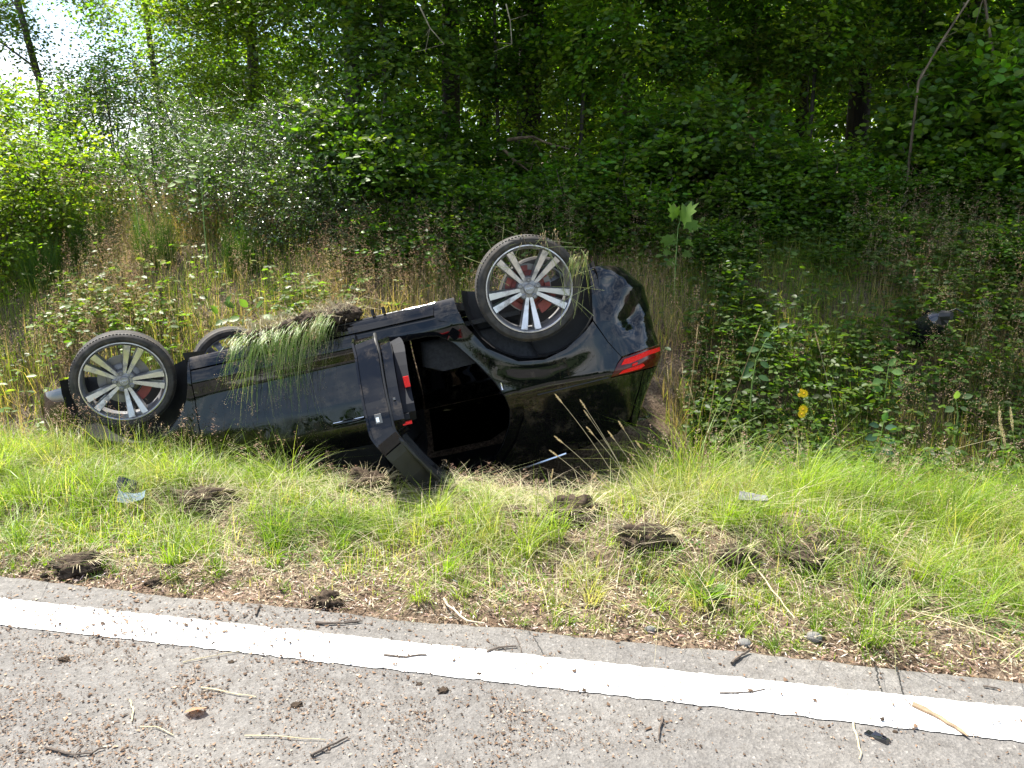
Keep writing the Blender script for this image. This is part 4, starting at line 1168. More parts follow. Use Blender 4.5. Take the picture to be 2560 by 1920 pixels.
def clear_of_car(P, h):
    ok = ~car_inside(P[:, 0], P[:, 1], P[:, 2], .02)
    for f in (.4, .8): ok &= ~car_inside(P[:, 0], P[:, 1], P[:, 2] + h * f, .0)
    return ok
def pressed(x, y):
    """grass trodden down in front of the cabin"""
    return sstep(-1.35, -.8, x) * sstep(.85, .45, x) * sstep(3.45, 3.75, y) + .2 * sstep(-2.0, -1.4, x) * sstep(-.8, -1.2, x) * sstep(3.6, 3.9, y)
BARE = [(-0.76, 3.76, 0.18, 0.18), (0.3, 3.49, 0.26, 0.25), (0.62, 3.26, 0.28, 0.18), (0.01, 3.57, 0.13, 0.14), (-1.89, 3.03, 0.26, 0.2), (-1.63, 3.73, 0.28, 0.23), (-1.23, 3.92, 0.16, 0.12), (-0.74, 2.75, 0.1, 0.09), (1.54, 2.91, 0.2, 0.16), (1.3, 3.08, 0.26, 0.18), (1.0, 3.13, 0.2, 0.18), (0.83, 3.05, 0.12, 0.11), (1.89, 2.78, 0.14, 0.09), (0.46, 2.84, 0.11, 0.09)]
def bare(x, y):
    m = np.zeros_like(x)
    for bx, by, rx, ry in BARE:
        m = np.maximum(m, np.exp(-(((x - bx) / rx) ** 2 + ((y - by) / ry) ** 2) ** 1.5))
    return m
def verge_dens(u, v, x, y):
    tuft = sstep(.38, .66, fbm(x * 3.2, y * 3.2, 61))
    t2 = sstep(.35, .6, fbm(x * 11, y * 11, 65))
    edge = sstep(2.58, 3.05, v + .25 * (fbm(u * 1.7, v * 0, 71) - .5))
    d = (.12 + .88 * tuft * (.35 + .65 * t2)) * (.10 + .90 * edge ** 1.3)
    d *= 1 - .93 * bare(x, y)
    return d * sstep(4.9, 4.3, v)
P, u, v, rng = scatter(120000, -5.5, 5.0, 2.62, 4.9, verge_dens, 11)
tf = sstep(.35, .7, fbm(P[:, 0] * 2.2, P[:, 1] * 2.2, 62))
h = (.045 + .20 * sstep(2.7, 3.75, v) * (.35 + .65 * tf)) * (.6 + .7 * rng.random(len(P)))
h *= np.where(u < -1.2, 1.25, 1.0)
ld = 6.28 * fbm(P[:, 0] * 1.3, P[:, 1] * 1.3, 63) * 1.6 + rng.normal(0, .75, len(P))
bend = np.clip(.55 + .55 * rng.standard_normal(len(P)), .05, 1.7)
wd = .0022 + .0026 * rng.random(len(P))
c0 = np.array([(.14, .24, .018), (.20, .31, .026), (.26, .34, .05), (.40, .37, .16), (.50, .43, .27)])
pick = rng.random(len(P)) + .35 * (fbm(P[:, 0] * 2, P[:, 1] * 2, 64) - .5) + .25 * sstep(3.3, 2.7, v)
ci = np.digitize(pick, [.28, .58, .76, .90])
col = c0[ci] * (1 + .2 * rng.standard_normal((len(P), 1)))
pr_ = pressed(P[:, 0], P[:, 1]); h = h * (1 - .68 * pr_)
ok = clear_of_car(P, h)
blades('verge_grass', P[ok], h[ok], ld[ok], bend[ok], wd[ok], np.clip(col[ok], .01, .8), M_GRASS)
# tussocks: blades fanning out of one root, combed one way
def tussocks(name, n, box, dens, seed, hmin, hmax, per, pal, pw, comb=None, rad=.035):
    C, u, v, rng = scatter(n, *box, dens, seed)
    m = len(C); k = (per * (.5 + rng.random(m))).astype(int); idx_ = np.repeat(np.arange(m), k); N = len(idx_)
    H = hmin + (hmax - hmin) * rng.random(m) ** 1.5
    ca_ = rng.random(m) * 6.28 if comb is None else comb(u, v, rng)
    r_ = rad * np.sqrt(rng.random(N)); a = rng.random(N) * 6.28
    B = C[idx_] + np.stack([np.cos(a) * r_, np.sin(a) * r_, 0 * a - .01], -1)
    B[:, 2] = T(B[:, 0], B[:, 1]) - .008
    ld = np.where(rng.random(N) < .55, a, ca_[idx_]) + rng.normal(0, .5, N)
    h = H[idx_] * (.45 + .7 * rng.random(N)); be = np.clip(.45 + 1.0 * rng.random(N) + .25 * rng.standard_normal(N), .05, 1.7)
    pn = fbm(C[:, 0] * 1.6 + 31, C[:, 1] * 1.6, 68); cc = pal[np.clip((rng.random(m) * .55 + (pn - .28) * 1.25) * len(pal) * .85, 0, len(pal) - 1).astype(int)]; mixd = pal[rng.choice(len(pal), N, p=pw)]
    col = (.65 * cc[idx_] + .35 * mixd) * (1 + .2 * rng.standard_normal((N, 1)))
    pr_ = pressed(B[:, 0], B[:, 1]); h = h * (1 - .68 * pr_); be = be + .5 * pr_
    ok = clear_of_car(B, h) & ~car_inside(B[:, 0] + np.cos(ld) * h * be * .7, B[:, 1] + np.sin(ld) * h * be * .7, B[:, 2] + h * .5, 0)
    return blades(name, B[ok], h[ok], ld[ok], be[ok], (.0022 + .0024 * rng.random(N))[ok], np.clip(col[ok], .01, .8), M_GRASS)
TP = np.array([(.10, .19, .015), (.17, .28, .024), (.25, .33, .05), (.40, .37, .17), (.50, .43, .27)])
tussocks('grass_tussocks', 2500, (-5.2, 4.6, 2.68, 4.35), lambda u, v, x, y: (.25 + .75 * sstep(2.9, 3.5, v)) * (1 - .92 * bare(x, y)) * (.35 + .65 * sstep(.35, .6, fbm(x * 2.1, y * 2.1, 66))), 17, .05, .40, 46, TP, [.26, .34, .18, .12, .10])
tussocks('roadside_tufts', 1000, (-5.2, 4.6, 2.64, 3.1), lambda u, v, x, y: .35 + .65 * sstep(.45, .6, fbm(x * 2.7, y * 2.7, 67)), 18, .03, .10, 26, TP, [.3, .36, .2, .08, .06], rad=.02)
tussocks('rim_tussocks', 800, (-5.2, 4.8, 3.75, 4.75), lambda u, v, x, y: .4 + .6 * sstep(.4, .6, fbm(x * 2.3, y * 2.3, 69)), 19, .24, .60, 46, TP, [.3, .36, .18, .1, .06], comb=lambda u, v, rng: np.where(u > .3, -.4, 2.9) + rng.normal(0, .6, len(u)), rad=.05)
tussocks('ditch_tussocks', 70, (.2, 2.0, 4.25, 4.75), lambda u, v, x, y: (x > .45) & (x < 1.15), 29, .45, .95, 34, TP, [.3, .3, .2, .1, .1], rad=.05)
# long lying dry stems across the verge
P, u, v, rng = scatter(15000, -5, 4.6, 2.66, 4.4, lambda u, v, x, y: .4 + .6 * sstep(3.0, 3.6, v), 12)
h = .10 + .22 * rng.random(len(P)); ld = rng.random(len(P)) * 6.28; bend = 1.5 + .8 * rng.random(len(P))
ok = clear_of_car(P, h) & ~car_inside(P[:, 0] + np.cos(ld) * .3, P[:, 1] + np.sin(ld) * .3, P[:, 2] + .06, 0)
col = np.array([(.46, .42, .26), (.52, .44, .32), (.38, .42, .20)])[rng.integers(0, 3, len(P))] * (1 + .15 * rng.standard_normal((len(P), 1)))
P[:, 2] += .02 + .04 * rng.random(len(P))
blades('flattened_straw', P[ok], h[ok] * .55, ld[ok], bend[ok] * 1.6, np.full(ok.sum(), .0028), col[ok], M_DRY)
# tall grass round the car and over the ditch rim, right side long combed green
def rim_dens(u, v, x, y): return sstep(3.62, 3.95, v) * sstep(5.2, 4.5, v) * (.3 + .7 * sstep(.3, .6, fbm(x * 2.6, y * 2.6, 81)))
P, u, v, rng = scatter(26000, -5.5, 5.0, 3.6, 5.2, rim_dens, 13)
h = (.20 + .20 * rng.random(len(P))) * np.where(u > .9, 1.0, .9)
ld = np.where(u > .3, -.5 + .5 * rng.standard_normal(len(P)), 2.6 + 1.2 * rng.standard_normal(len(P)))
bend = np.clip(.75 + .45 * rng.standard_normal(len(P)), .1, 1.6)
h = h * (1 - .72 * pressed(P[:, 0], P[:, 1]))
pick = rng.random(len(P)); col = c0[np.digitize(pick, [.40, .74, .88, .95])] * (1 + .2 * rng.standard_normal((len(P), 1)))
ok = clear_of_car(P, h) & ~car_inside(P[:, 0] + np.cos(ld) * h * bend * .8, P[:, 1] + np.sin(ld) * h * bend * .8, P[:, 2] + h * .6, 0)
blades('tall_grass', P[ok], h[ok], ld[ok], bend[ok], .003 + .0025 * rng.random(ok.sum()), np.clip(col[ok], .01, .8), M_GRASS)
# bank grass
def bank_dens(u, v, x, y): return np.where(x > .8, sstep(4.4, 4.9, v), sstep(4.9, 5.6, v)) * (.25 + .75 * sstep(.30, .56, fbm(x * 1.5, y * 1.5, 91))) * np.where(v > 8.6, .35, 1) * np.where(x > .8, 1, .6)
P, u, v, rng = scatter(190000, -9, 7.5, 4.4, 10.0, bank_dens, 14)
lf = sstep(.9, -.9, P[:, 0])
h = (.16 + .30 * rng.random(len(P))) * (.75 + .45 * lf)
ld = rng.random(len(P)) * 6.28; bend = np.clip(.5 + .4 * rng.standard_normal(len(P)), .05, 1.4)
dry = sstep(.42, .62, fbm(P[:, 0] * .8 + 5, P[:, 1] * .8, 93)) * np.where(P[:, 0] > .7, .35 + .4 * sstep(5.6, 6.6, v), 1)
pal = np.array([(.12, .19, .022), (.18, .25, .03), (.24, .27, .055), (.42, .32, .15), (.48, .35, .20)])
ci = np.digitize(rng.random(len(P)) + .55 * (dry - .35), [.25, .5, .68, .9])
col = pal[ci] * (1 + .2 * rng.standard_normal((len(P), 1)))
ok = clear_of_car(P, h)
blades('bank_grass', P[ok], h[ok], ld[ok], bend[ok], .003 + .003 * rng.random(ok.sum()), np.clip(col[ok], .01, .8), M_GRASS, seg=2)

# feathery flower heads of bent grass (pinkish haze)
def panicles(name, P, h, rng, col, mat, nsp=26, spread=.055, lean=.25):
    n = len(P)
    a = rng.random(n) * 6.28; L = lean * rng.random(n) * h
    top = P + np.stack([np.cos(a) * L, np.sin(a) * L, h], -1)
    w = .0011
    sw = np.stack([np.sin(a), -np.cos(a), 0 * a], -1) * w
    SV = np.stack([P - sw, P + sw, top], 1).reshape(-1, 3); SF = np.arange(3 * n).reshape(n, 3)
    t = rng.random((n, nsp, 1)) ** .8
    hd = (top - P)[:, None]
    dirn = nz(rng.standard_normal((n, nsp, 3)) * [1, 1, .35] + [0, 0, .3])
    ctr = P[:, None] + hd * (.62 + .40 * t) + dirn * spread * (1.15 - t) * (.4 + .8 * rng.random((n, nsp, 1)))
    d2 = nz(dirn + rng.standard_normal((n, nsp, 3)) * .5) * (.006 + .004 * rng.random((n, nsp, 1)))
    sx = nz(rng.standard_normal((n, nsp, 3))) * .0022
    V2 = np.stack([ctr - d2 * .5 - sx, ctr - d2 * .5 + sx, ctr + d2], 2).reshape(-1, 3)
    F2 = np.arange(len(V2)).reshape(-1, 3) + len(SV)
    C = np.concatenate([np.repeat(col, 3, 0) * [.8, .95, .7], np.repeat(col, nsp * 3, 0)])
    return link(name, np_mesh(name, np.concatenate([SV, V2]), [np.concatenate([SF, F2])], np.clip(C, .01, .9), [mat]), kind='stuff')
def pan_dens(u, v, x, y): return sstep(5.3, 6.0, v) * sstep(8.8, 7.6, v) * sstep(.40, .62, fbm(x * .8 + 5, y * .8, 93)) * np.where(x > .6, .25, 1)
P, u, v, rng = scatter(20000, -8, 6, 5.2, 8.8, pan_dens, 15)
h = .38 + .34 * rng.random(len(P)); ok = clear_of_car(P, h)
col = np.array([(.50, .32, .22), (.56, .38, .26), (.56, .44, .28)])[rng.integers(0, 3, len(P))] * (1 + .15 * rng.standard_normal((len(P), 1)))
panicles('dry_grass_heads', P[ok], h[ok], rng, col[ok], M_DRY)
def pan2(u, v, x, y): return sstep(3.55, 3.8, v) * sstep(4.6, 4.2, v) * (.25 + .75 * sstep(.5, .66, fbm(x * 1.9 + 3, y * 1.9, 95))) * np.where(x < -1.2, 1, .5)
P, u, v, rng = scatter(2600, -5, 4.5, 3.5, 4.6, pan2, 16)
h = (.24 + .2 * rng.random(len(P))) * (1 - .6 * pressed(P[:, 0], P[:, 1])); ok = clear_of_car(P, h)
col = np.array([(.46, .32, .25), (.40, .26, .20), (.52, .42, .30)])[rng.integers(0, 3, len(P))] * (1 + .15 * rng.standard_normal((len(P), 1)))
panicles('flowering_grass', P[ok], h[ok], rng, col[ok], M_DRY, nsp=22, spread=.04)

# brambles and low broad leaves: left bank, and the shaded right bank
def ground_leaves(name, n, dens, box, seed, size, hmax, pal, mat, tri=True, kind='mid'):
    P, u, v, rng = scatter(n, *box, dens, seed)
    z = (rng.random(len(P)) ** .7) * hmax * (.35 + .65 * fbm(P[:, 0] * 1.8, P[:, 1] * 1.8, seed + 3) * 1.4)
    P[:, 2] += z
    P = P[~car_inside(P[:, 0], P[:, 1], P[:, 2], .05)]
    m = len(P)
    a = rng.random(m) * 6.28
    k = 3 if tri else 1
    d = []; pos = []; nn = []
    up = nz(np.stack([rng.normal(0, .55, m), rng.normal(-.2, .55, m), np.ones(m)], -1))
    for j in range(k):
        b = a + (j - (k - 1) / 2) * 1.35
        dd = np.stack([np.cos(b), np.sin(b), rng.normal(-.12, .15, m)], -1)
        d.append(dd); pos.append(P + dd * .008); nn.append(up + rng.normal(0, .12, (m, 3)))
    sz = size * (.6 + .7 * rng.random(m))
    col = leaf_cols(rng, m, pal, None, .2)
    V, F, C = place_leaves(np.concatenate(pos), np.concatenate(d), np.concatenate(nn), np.tile(sz, k), kind, np.tile(col, (k, 1)))
    return link(name, np_mesh(name, V, [F], C, [mat]), kind='stuff')
BR = np.array([(.095, .155, .020), (.12, .19, .025), (.07, .118, .022), (.16, .215, .035)])
def d_left(u, v, x, y): return sstep(-.55, -1.3, x) * sstep(4.9, 5.5, v) * sstep(7.2, 6.2, v) * (.1 + .9 * sstep(.42, .56, fbm(x * 1.1 + 2, y * 1.1, 101)))
ground_leaves('bramble_patch', 26000, d_left, (-8.5, 0, 4.8, 8), 21, .062, .50, BR, M_GLOSSLEAF)
SH = np.array([(.060, .105, .016), (.080, .130, .022), (.048, .085, .018)])
def d_right(u, v, x, y): return sstep(.55, .9, x) * sstep(4.3, 4.7, v) * sstep(8.4, 7.4, v) * (.10 + .9 * sstep(.40, .54, fbm(x * 1.5 + 7, y * 1.5, 103)))
ground_leaves('low_leaf_cover', 30000, d_right, (.3, 7, 4.2, 8.4), 22, .052, .42, SH, M_LEAF)
def d_mid(u, v, x, y): return sstep(6.2, 7.0, v) * sstep(9.6, 8.4, v) * (.05 + .95 * sstep(.44, .58, fbm(x * 1.2 + 17, y * 1.2, 105)))
ground_leaves('crest_leaf_cover', 22000, d_mid, (-8, 7, 6, 9.6), 23, .058, .45, SH, M_GLOSSLEAF, tri=False)
WD = np.array([(.12, .22, .04), (.16, .27, .06), (.10, .19, .05)])
def d_weed(u, v, x, y): return sstep(2.7, 3.0, v) * sstep(4.0, 3.6, v) * sstep(.50, .62, fbm(x * 3 + 27, y * 3, 107)) * (1 - .9 * bare(x, y))
ground_leaves('verge_clover', 8000, d_weed, (-5, 4.5, 2.7, 4.0), 24, .018, .05, WD, M_LEAF)

# dead leaves and straw bits on the verge and in the wood
def litter(name, n, dens, box, seed, size, pal, zoff=.004, mat=None, kind='fine'):
    P, u, v, rng = scatter(n, *box, dens, seed)
    m = len(P); P[:, 2] += zoff + rng.random(m) * .012
    a = rng.random(m) * 6.28
    d = np.stack([np.cos(a), np.sin(a), rng.normal(0, .25, m)], -1)
    nn = np.stack([rng.normal(0, .35, m), rng.normal(0, .35, m), np.ones(m)], -1)
    col = leaf_cols(rng, m, pal, None, .25)
    V, F, C = place_leaves(P, d, nn, size * (.4 + .9 * rng.random(m)), kind, col)
    return link(name, np_mesh(name, V, [F], C, [mat or M_DRY]), kind='stuff')
BROWN = np.array([(.22, .13, .075), (.32, .21, .13), (.14, .085, .05), (.42, .32, .22)])
litter('leaf_litter', 26000, lambda u, v, x, y: .3 + .7 * sstep(.4, .6, fbm(x * .7, y * .7, 111)), (-6, 11, 7.5, 18), 31, .075, BROWN)
lit_d = lambda u, v, x, y: (.25 + .75 * np.maximum(bare(x, y), sstep(3.4, 2.75, v))) * (v > 2.6)
PALE = np.array([(.42, .33, .24), (.52, .42, .32), (.24, .165, .11), (.62, .54, .44)])
litter('straw_litter', 60000, lit_d, (-5.2, 4.6, 2.6, 4.3), 32, .034, PALE, kind='sliver')
litter('chaff', 26000, lit_d, (-5.2, 4.6, 2.6, 4.3), 33, .014, PALE)

# unseen hedge added across the road, behind the camera, to darken the paint's reflections
hg = foliage_mesh('reflection_hedge', 401, (16, 1.2, .9), 1600, 16, .15, 'fine', M_LEAF, pal=DARK, twig=.6, bottom=-.9, gap=.30, shell=.2)
ho = link('reflection_hedge', hg, kind='stuff'); hx, hy = xy(1.0, -9.5); ho.location = (hx, hy, .8); ho.rotation_euler = (0, 0, math.radians(-10.5))

# far wood closing the horizon behind the trunks
fw = foliage_mesh('far_wood', 402, (17, 2.2, 4.2), 4200, 16, .26, 'fine', M_LEAF, pal=GREENS, twig=1.1, bottom=-.9, gap=.36, gscale=.35, shell=.25)
fo = link('far_wood', fw, kind='stuff'); fo.location = (8.5, 27, 6.0); fo.color = (1.2, 1.3, 1.1, 1)
# ------------------------------------------------------------------ small things
_F = np.array([0, math.cos(PITCH), -math.sin(PITCH)]); _U = np.array([0, math.sin(PITCH), math.cos(PITCH)]); _R = np.array([1.0, 0, 0]); _C = np.array([0, 0, 1.6])
def sight(px, py): return _F + _R * (px - 1280) / 1900 - _U * (py - 960) / 1900
def on_ground(px, py, near=1.2):
    """the point of road, verge or bank seen at that place of the photograph"""
    r = sight(px, py); t = np.arange(near, 25, .004)
    Q = _C + t[:, None] * r
    u, v = uv(Q[:, 0], Q[:, 1])
    g = np.where(v < 2.585, 0.0, T(Q[:, 0], Q[:, 1]))
    hit = np.nonzero(Q[:, 2] <= g)[0]
    return Q[hit[0] if len(hit) else -1]
def at_depth(px, py, ydist):
    r = sight(px, py); return _C + r * (ydist / r[1])

M_EARTH = plain('earth', (.055, .040, .028), .95, spec=.15, noise=.6, nscale=40, bump=.8)
M_TWIG = plain('twig_bark', (.085, .065, .05), .8, noise=.4, nscale=40, bump=.5)
M_PALEWOOD = plain('weathered_wood', (.42, .34, .25), .75, noise=.3, nscale=30, bump=.4)
M_STRAW = plain('straw', (.50, .42, .25), .6, noise=.2, nscale=50)
M_STRAWGREEN = plain('green_straw', (.26, .28, .10), .6, noise=.3)
M_STONE = plain('stone', (.15, .145, .135), .8, noise=.3, nscale=25, bump=.4)
M_TAR = plain('tar', (.012, .012, .012), .6)

def clod_arrays(c, rad, seed, sub=3, rough=.45):
    bm = bmesh.new(); bmesh.ops.create_icosphere(bm, subdivisions=sub, radius=1)
    V = np.array([v.co[:] for v in bm.verts]); F = np.array([[v.index for v in f.verts] for f in bm.faces]); bm.free()
    n = fbm(V[:, 0] * 2.3 + seed, V[:, 1] * 2.3 + V[:, 2] * 1.9, seed, 3) - .5
    n2 = noise2(V[:, 0] * 8 + seed, V[:, 2] * 8 + V[:, 1] * 6, seed + 9) - .5
    n3 = fbm(V[:, 0] * 6 - seed, V[:, 1] * 6 + V[:, 2] * 5, seed + 3, 2) - .5
    V = V * (1 + rough * n * 1.3 + rough * .6 * n3 + rough * .2 * n2)[:, None] * np.array(rad) + np.array(c)
    return V, F
def clod(px, py, w_px, hfac, label, seed, group=None, roots=0, name='earth_clod'):
    p_ = on_ground(px, py); d = p_[1]
    w = w_px / 1900 * d
    rng = np.random.default_rng(seed)
    V, F = clod_arrays((0, 0, w * hfac * .15), (w * .5, w * .38, w * hfac * .5), seed, 4, .75)
    VV = [V]; FF = [F]; n = len(V)
    for k in range(44):
        a = rng.random() * 6.28; r_ = w * (.30 + .42 * rng.random())
        v, f = clod_arrays((math.cos(a) * r_, math.sin(a) * r_ * .7, 0.004), np.array([1, .8, .7]) * w * (.015 + .085 * rng.random() ** 2), seed + k, 1, .6)
        VV.append(v); FF.append(f + n); n += len(v)
    me = np_mesh(name, np.concatenate(VV), [np.concatenate(FF)], mats=[M_EARTH], smooth=False)
    o = link(name, me, label=label, category='clod', group=group)
    o.location = p_
    if roots:
        mb = MB()
        for k in range(roots):
            a = rng.random() * 6.28; e = Vector((math.cos(a), math.sin(a), .3 + rng.random())) * w * (.25 + .2 * rng.random())
            s0 = Vector((math.cos(a) * w * .4, math.sin(a) * w * .3, w * hfac * .45))
            mb.tube([s0 * .8, s0 + e * .5, s0 + e + Vector((0, 0, -w * .12))], [.0016, .0012, .0004], 3)
        mb.build('root_fibres', M_STRAW, o, kind='stuff')
    return o
clod(922, 1246, 125, .95, 'big round clod of earth on the grass in front of the front door', 1, roots=60)
clod(1432, 1300, 150, .62, 'largest torn up clod of dark earth below the open rear door', 2, roots=70)
clod(1612, 1352, 150, .5, 'dark flat clod of earth right of the largest torn clod', 3, roots=50)
clod(1285, 1290, 90, .5, 'small brown clod touching the left side of the largest torn clod', 4, roots=30)
clod(196, 1420, 135, .45, 'crumbly heap of earth at the asphalt edge, far left', 5, roots=40)
clod(505, 1258, 140, .5, 'torn earth with straw in the grass right of the shiny shard', 6, roots=50)
clod(722, 1228, 105, .42, 'long narrow earth clod lying in pale grass left of the round clod', 7, roots=25)
clod(818, 1508, 84, .55, 'brown clod at the asphalt edge above a dark stick', 8, roots=20)
clod(385, 1462, 42, .6, 'small dark clod at the asphalt edge near the left crumbly heap', 9)
clod(2195, 1450, 112, .55, 'dark hollow clod under tall grass at right', 10, roots=30)
clod(2015, 1405, 125, .4, 'flat earth clod between rosette plant and dark hollow clod', 11, roots=30)
clod(1835, 1392, 100, .5, 'dark clod under combed grass right of the long flat clod', 12, roots=30)
for i, (px, py, w, lb) in enumerate([(113, 1570, 17, 'tiny dark clod on the white line at far left'), (1048, 1712, 26, 'lone brown lump on the asphalt below the middle of the white line'),
        (1108, 1728, 44, 'loose patch of brown crumbs lumped on the asphalt left of centre'), (1198, 1687, 26, 'brown lump on the lower edge of the white line'),
        (1460, 1728, 28, 'brown lump on the lower edge of the white line, right of centre'), (579, 1656, 24, 'brown lump on the asphalt below the white line at left'),
        (742, 1765, 46, 'wide crumbling lump on the asphalt near the bottom left'), (160, 1650, 40, 'crumbly lump on the asphalt at the left, under the line')]):
    clod(px, py, w * .72, .45, lb, 40 + i, 'lumps of earth on the road')

# crumbs of earth, bark and chaff on the road
def crumbs(name, n, dens, box, seed, smin, smax, pw=4):
    rng = np.random.default_rng(seed)
    u = rng.uniform(box[0], box[1], n); v = rng.uniform(box[2], box[3], n)
    k = rng.random(n) < dens(u, v); u, v = u[k], v[k]; m = len(u)
    x, y = xy(u, v); z = np.where(v < 2.585, np.where((v > 2.22) & (v < 2.42), .0075, .003), T(x, y))
    sz = smin + (smax - smin) * rng.random(m) ** pw
    tv = np.array([(1, 0, -.2), (-.5, .8, -.2), (-.6, -.7, -.2), (.1, .1, .7), (.3, -.75, .1)]); tf = np.array([(0, 1, 3), (1, 2, 3), (2, 4, 3), (4, 0, 3)])
    a = rng.random(m) * 6.28; ca_, sa_ = np.cos(a), np.sin(a)
    st = 1 + 1.0 * (rng.random(m) ** 3)
    L = tv[None] * (1 + .5 * rng.standard_normal((m, 5, 3))) * sz[:, None, None] * .5
    X_ = L[..., 0] * st[:, None]; Y_ = L[..., 1]
    V = np.stack([x[:, None] + X_ * ca_[:, None] - Y_ * sa_[:, None], y[:, None] + X_ * sa_[:, None] + Y_ * ca_[:, None], z[:, None] + np.abs(L[..., 2]) * .8 + .0005], -1)
    F = (np.arange(m)[:, None, None] * 5 + tf[None]).reshape(-1, 3)
    pal = np.array([(.085, .055, .036), (.15, .095, .06), (.24, .165, .11), (.045, .032, .024), (.34, .28, .21)])
    col = pal[rng.choice(5, m, p=[.36, .30, .14, .14, .06])] * (1 + .2 * rng.standard_normal((m, 1)))
    return link(name, np_mesh(name, V.reshape(-1, 3), [F], np.repeat(np.clip(col, .01, .7), 5, 0), [M_CRUMB]), kind='stuff')
def cd(u, v):
    x, y = xy(u, v)
    a = np.exp(-((x + 1.35) / .75) ** 2 - ((y - 2.0) / .45) ** 2) * 1.0 + np.exp(-((x + .25) / .5) ** 2 - ((y - 2.02) / .22) ** 2) * .75
    a = a + .10 + .22 * sstep(1.2, -1.0, u)
    onl = (v > 2.23) & (v < 2.41); a = a * np.where(onl, .75 + .6 * sstep(-.4, -1.6, x), 1)
    a = a * np.where(v > 2.41, .55, 1)
    return a * (.22 + 1.5 * sstep(.46, .64, fbm(x * 6, y * 6, 121)) * (.4 + .6 * sstep(.4, .6, fbm(x * 21, y * 21, 122))))
crumbs('earth_crumbs', 120000, cd, (-2.6, 2.4, 1.2, 2.60), 41, .0028, .0105)
def cl(u, v):
    x, y = xy(u, v)
    return (.12 + .6 * sstep(.3, -1.5, x)) * (.25 + sstep(.42, .6, fbm(x * 7, y * 7, 123)))
crumbs('line_crumbs', 9000, cl, (-2.6, 2.2, 2.18, 2.62), 43, .004, .016, 2.5)
def cp(u, v):
    x, y = xy(u, v)
    a = np.exp(-((x + 1.25) / .7) ** 2 - ((y - 1.95) / .42) ** 2) + .7 * np.exp(-((x + .2) / .45) ** 2 - ((y - 2.03) / .16) ** 2)
    return a * sstep(.47, .62, fbm(x * 4.5, y * 4.5, 125)) * (.3 + .7 * sstep(.42, .58, fbm(x * 17, y * 17, 127)))
crumbs('soil_spill', 26000, cp, (-2.4, .8, 1.3, 2.22), 44, .004, .013)
crumbs('verge_gravel', 22000, lambda u, v: sstep(3.4, 2.62, v) * (.3 + .7 * sstep(.4, .6, fbm(u * 3, v * 3, 131))), (-4.5, 4, 2.59, 3.5), 42, .004, .018)

# sticks and straws lying about
def rod(name, pts_px, r, label, mat, cat, group=None, n=6, z=.006, bow=.0, seed=0, knots=8, side=0):
    rng = np.random.default_rng(seed + 5)
    A = [on_ground(*q) for q in pts_px]
    tt = np.linspace(0, 1, len(A)); t = np.linspace(0, 1, knots)
    P = np.stack([np.interp(t, tt, [a[i] for a in A]) for i in range(3)], -1)
    L = np.linalg.norm(P[-1] - P[0])
    P[:, :2] += rng.normal(0, L * .012, (knots, 2)); P[:, 2] += z + bow * np.sin(t * math.pi)
    P[:, 2] = np.maximum(P[:, 2], r * .8 + .004)
    mb = MB(); mb.tube(P, [r * (.75 + .5 * rng.random()) * (1 - .45 * q) for q in t], n)
    for k in range(side):
        i = rng.integers(2, knots - 2); d = (P[i + 1] - P[i]); d = d / np.linalg.norm(d)
        sd = np.array([-d[1], d[0], .3]) * rng.choice([-1, 1])
        e = P[i] + (d * .7 + sd) * L * (.08 + .1 * rng.random())
        mb.tube([P[i], e], [r * .5, r * .2], 5)
    return mb.build(name, mat, None, label=label, category=cat, group=group)
ST = [([(117, 1873), (175, 1893), (225, 1890), (264, 1872)], .0042, 'bowed dark stick on the asphalt in the bottom left corner'),
      ([(777, 1897), (820, 1872), (870, 1850)], .0050, 'dark rough stick on the asphalt at the bottom, left of centre'),
      ([(789, 1561), (850, 1563), (905, 1557)], .0050, 'short dark stick on the strip of asphalt beside the brown clod'),
      ([(641, 1542), (649, 1515)], .0055, 'stubby dark stick on the asphalt strip at left'),
      ([(961, 1643), (1010, 1647), (1066, 1642)], .0042, 'thin dark stick lying along the white line left of centre'),
      ([(1218, 1634), (1250, 1622), (1292, 1620)], .0045, 'dark stick crossing onto the upper edge of the white line'),
      ([(860, 1559), (880, 1556), (907, 1557)], .0035, 'tiny dark stick on the strip of asphalt right of the brown clod'),
      ([(1288, 1595), (1300, 1618), (1307, 1643)], .0020, 'hair thin dark twig pointing at the white line near the centre'),
      ([(1827, 1663), (1850, 1645), (1873, 1632)], .0065, 'mossy dark stick lying across the asphalt edge at right'),
      ([(2456, 1719), (2475, 1722), (2496, 1726)], .0035, 'short dark stick on the asphalt strip near the right edge'),
      ([(1800, 1736), (1850, 1738), (1912, 1728)], .0028, 'brittle dark twig on the white line right of centre'),
      ([(1656, 1798), (1650, 1822), (1646, 1856)], .0045, 'dark stick on the asphalt below the white line right of centre')]
for i, (q, r, lb) in enumerate(ST):
    rod('stick', q, r, lb, M_TWIG, 'stick', 'sticks on the road', seed=i, side=3 if i in (0, 1, 5, 10) else 1)
rod('split_stick', [(2283, 1768), (2340, 1795), (2380, 1822), (2418, 1846)], .0085, 'pale split stick lying across the white line at right', M_PALEWOOD, 'stick', seed=60)
bpy.data.objects['split_stick'].data.materials[0] = plain('brown_wood', (.24, .165, .10), .75, noise=.35, nscale=30, bump=.4)
rod('curved_twig', [(1109, 1509), (1125, 1535), (1160, 1556), (1210, 1563)], .006, 'pale curved twig on the litter just off the asphalt edge', M_PALEWOOD, 'twig', seed=61)
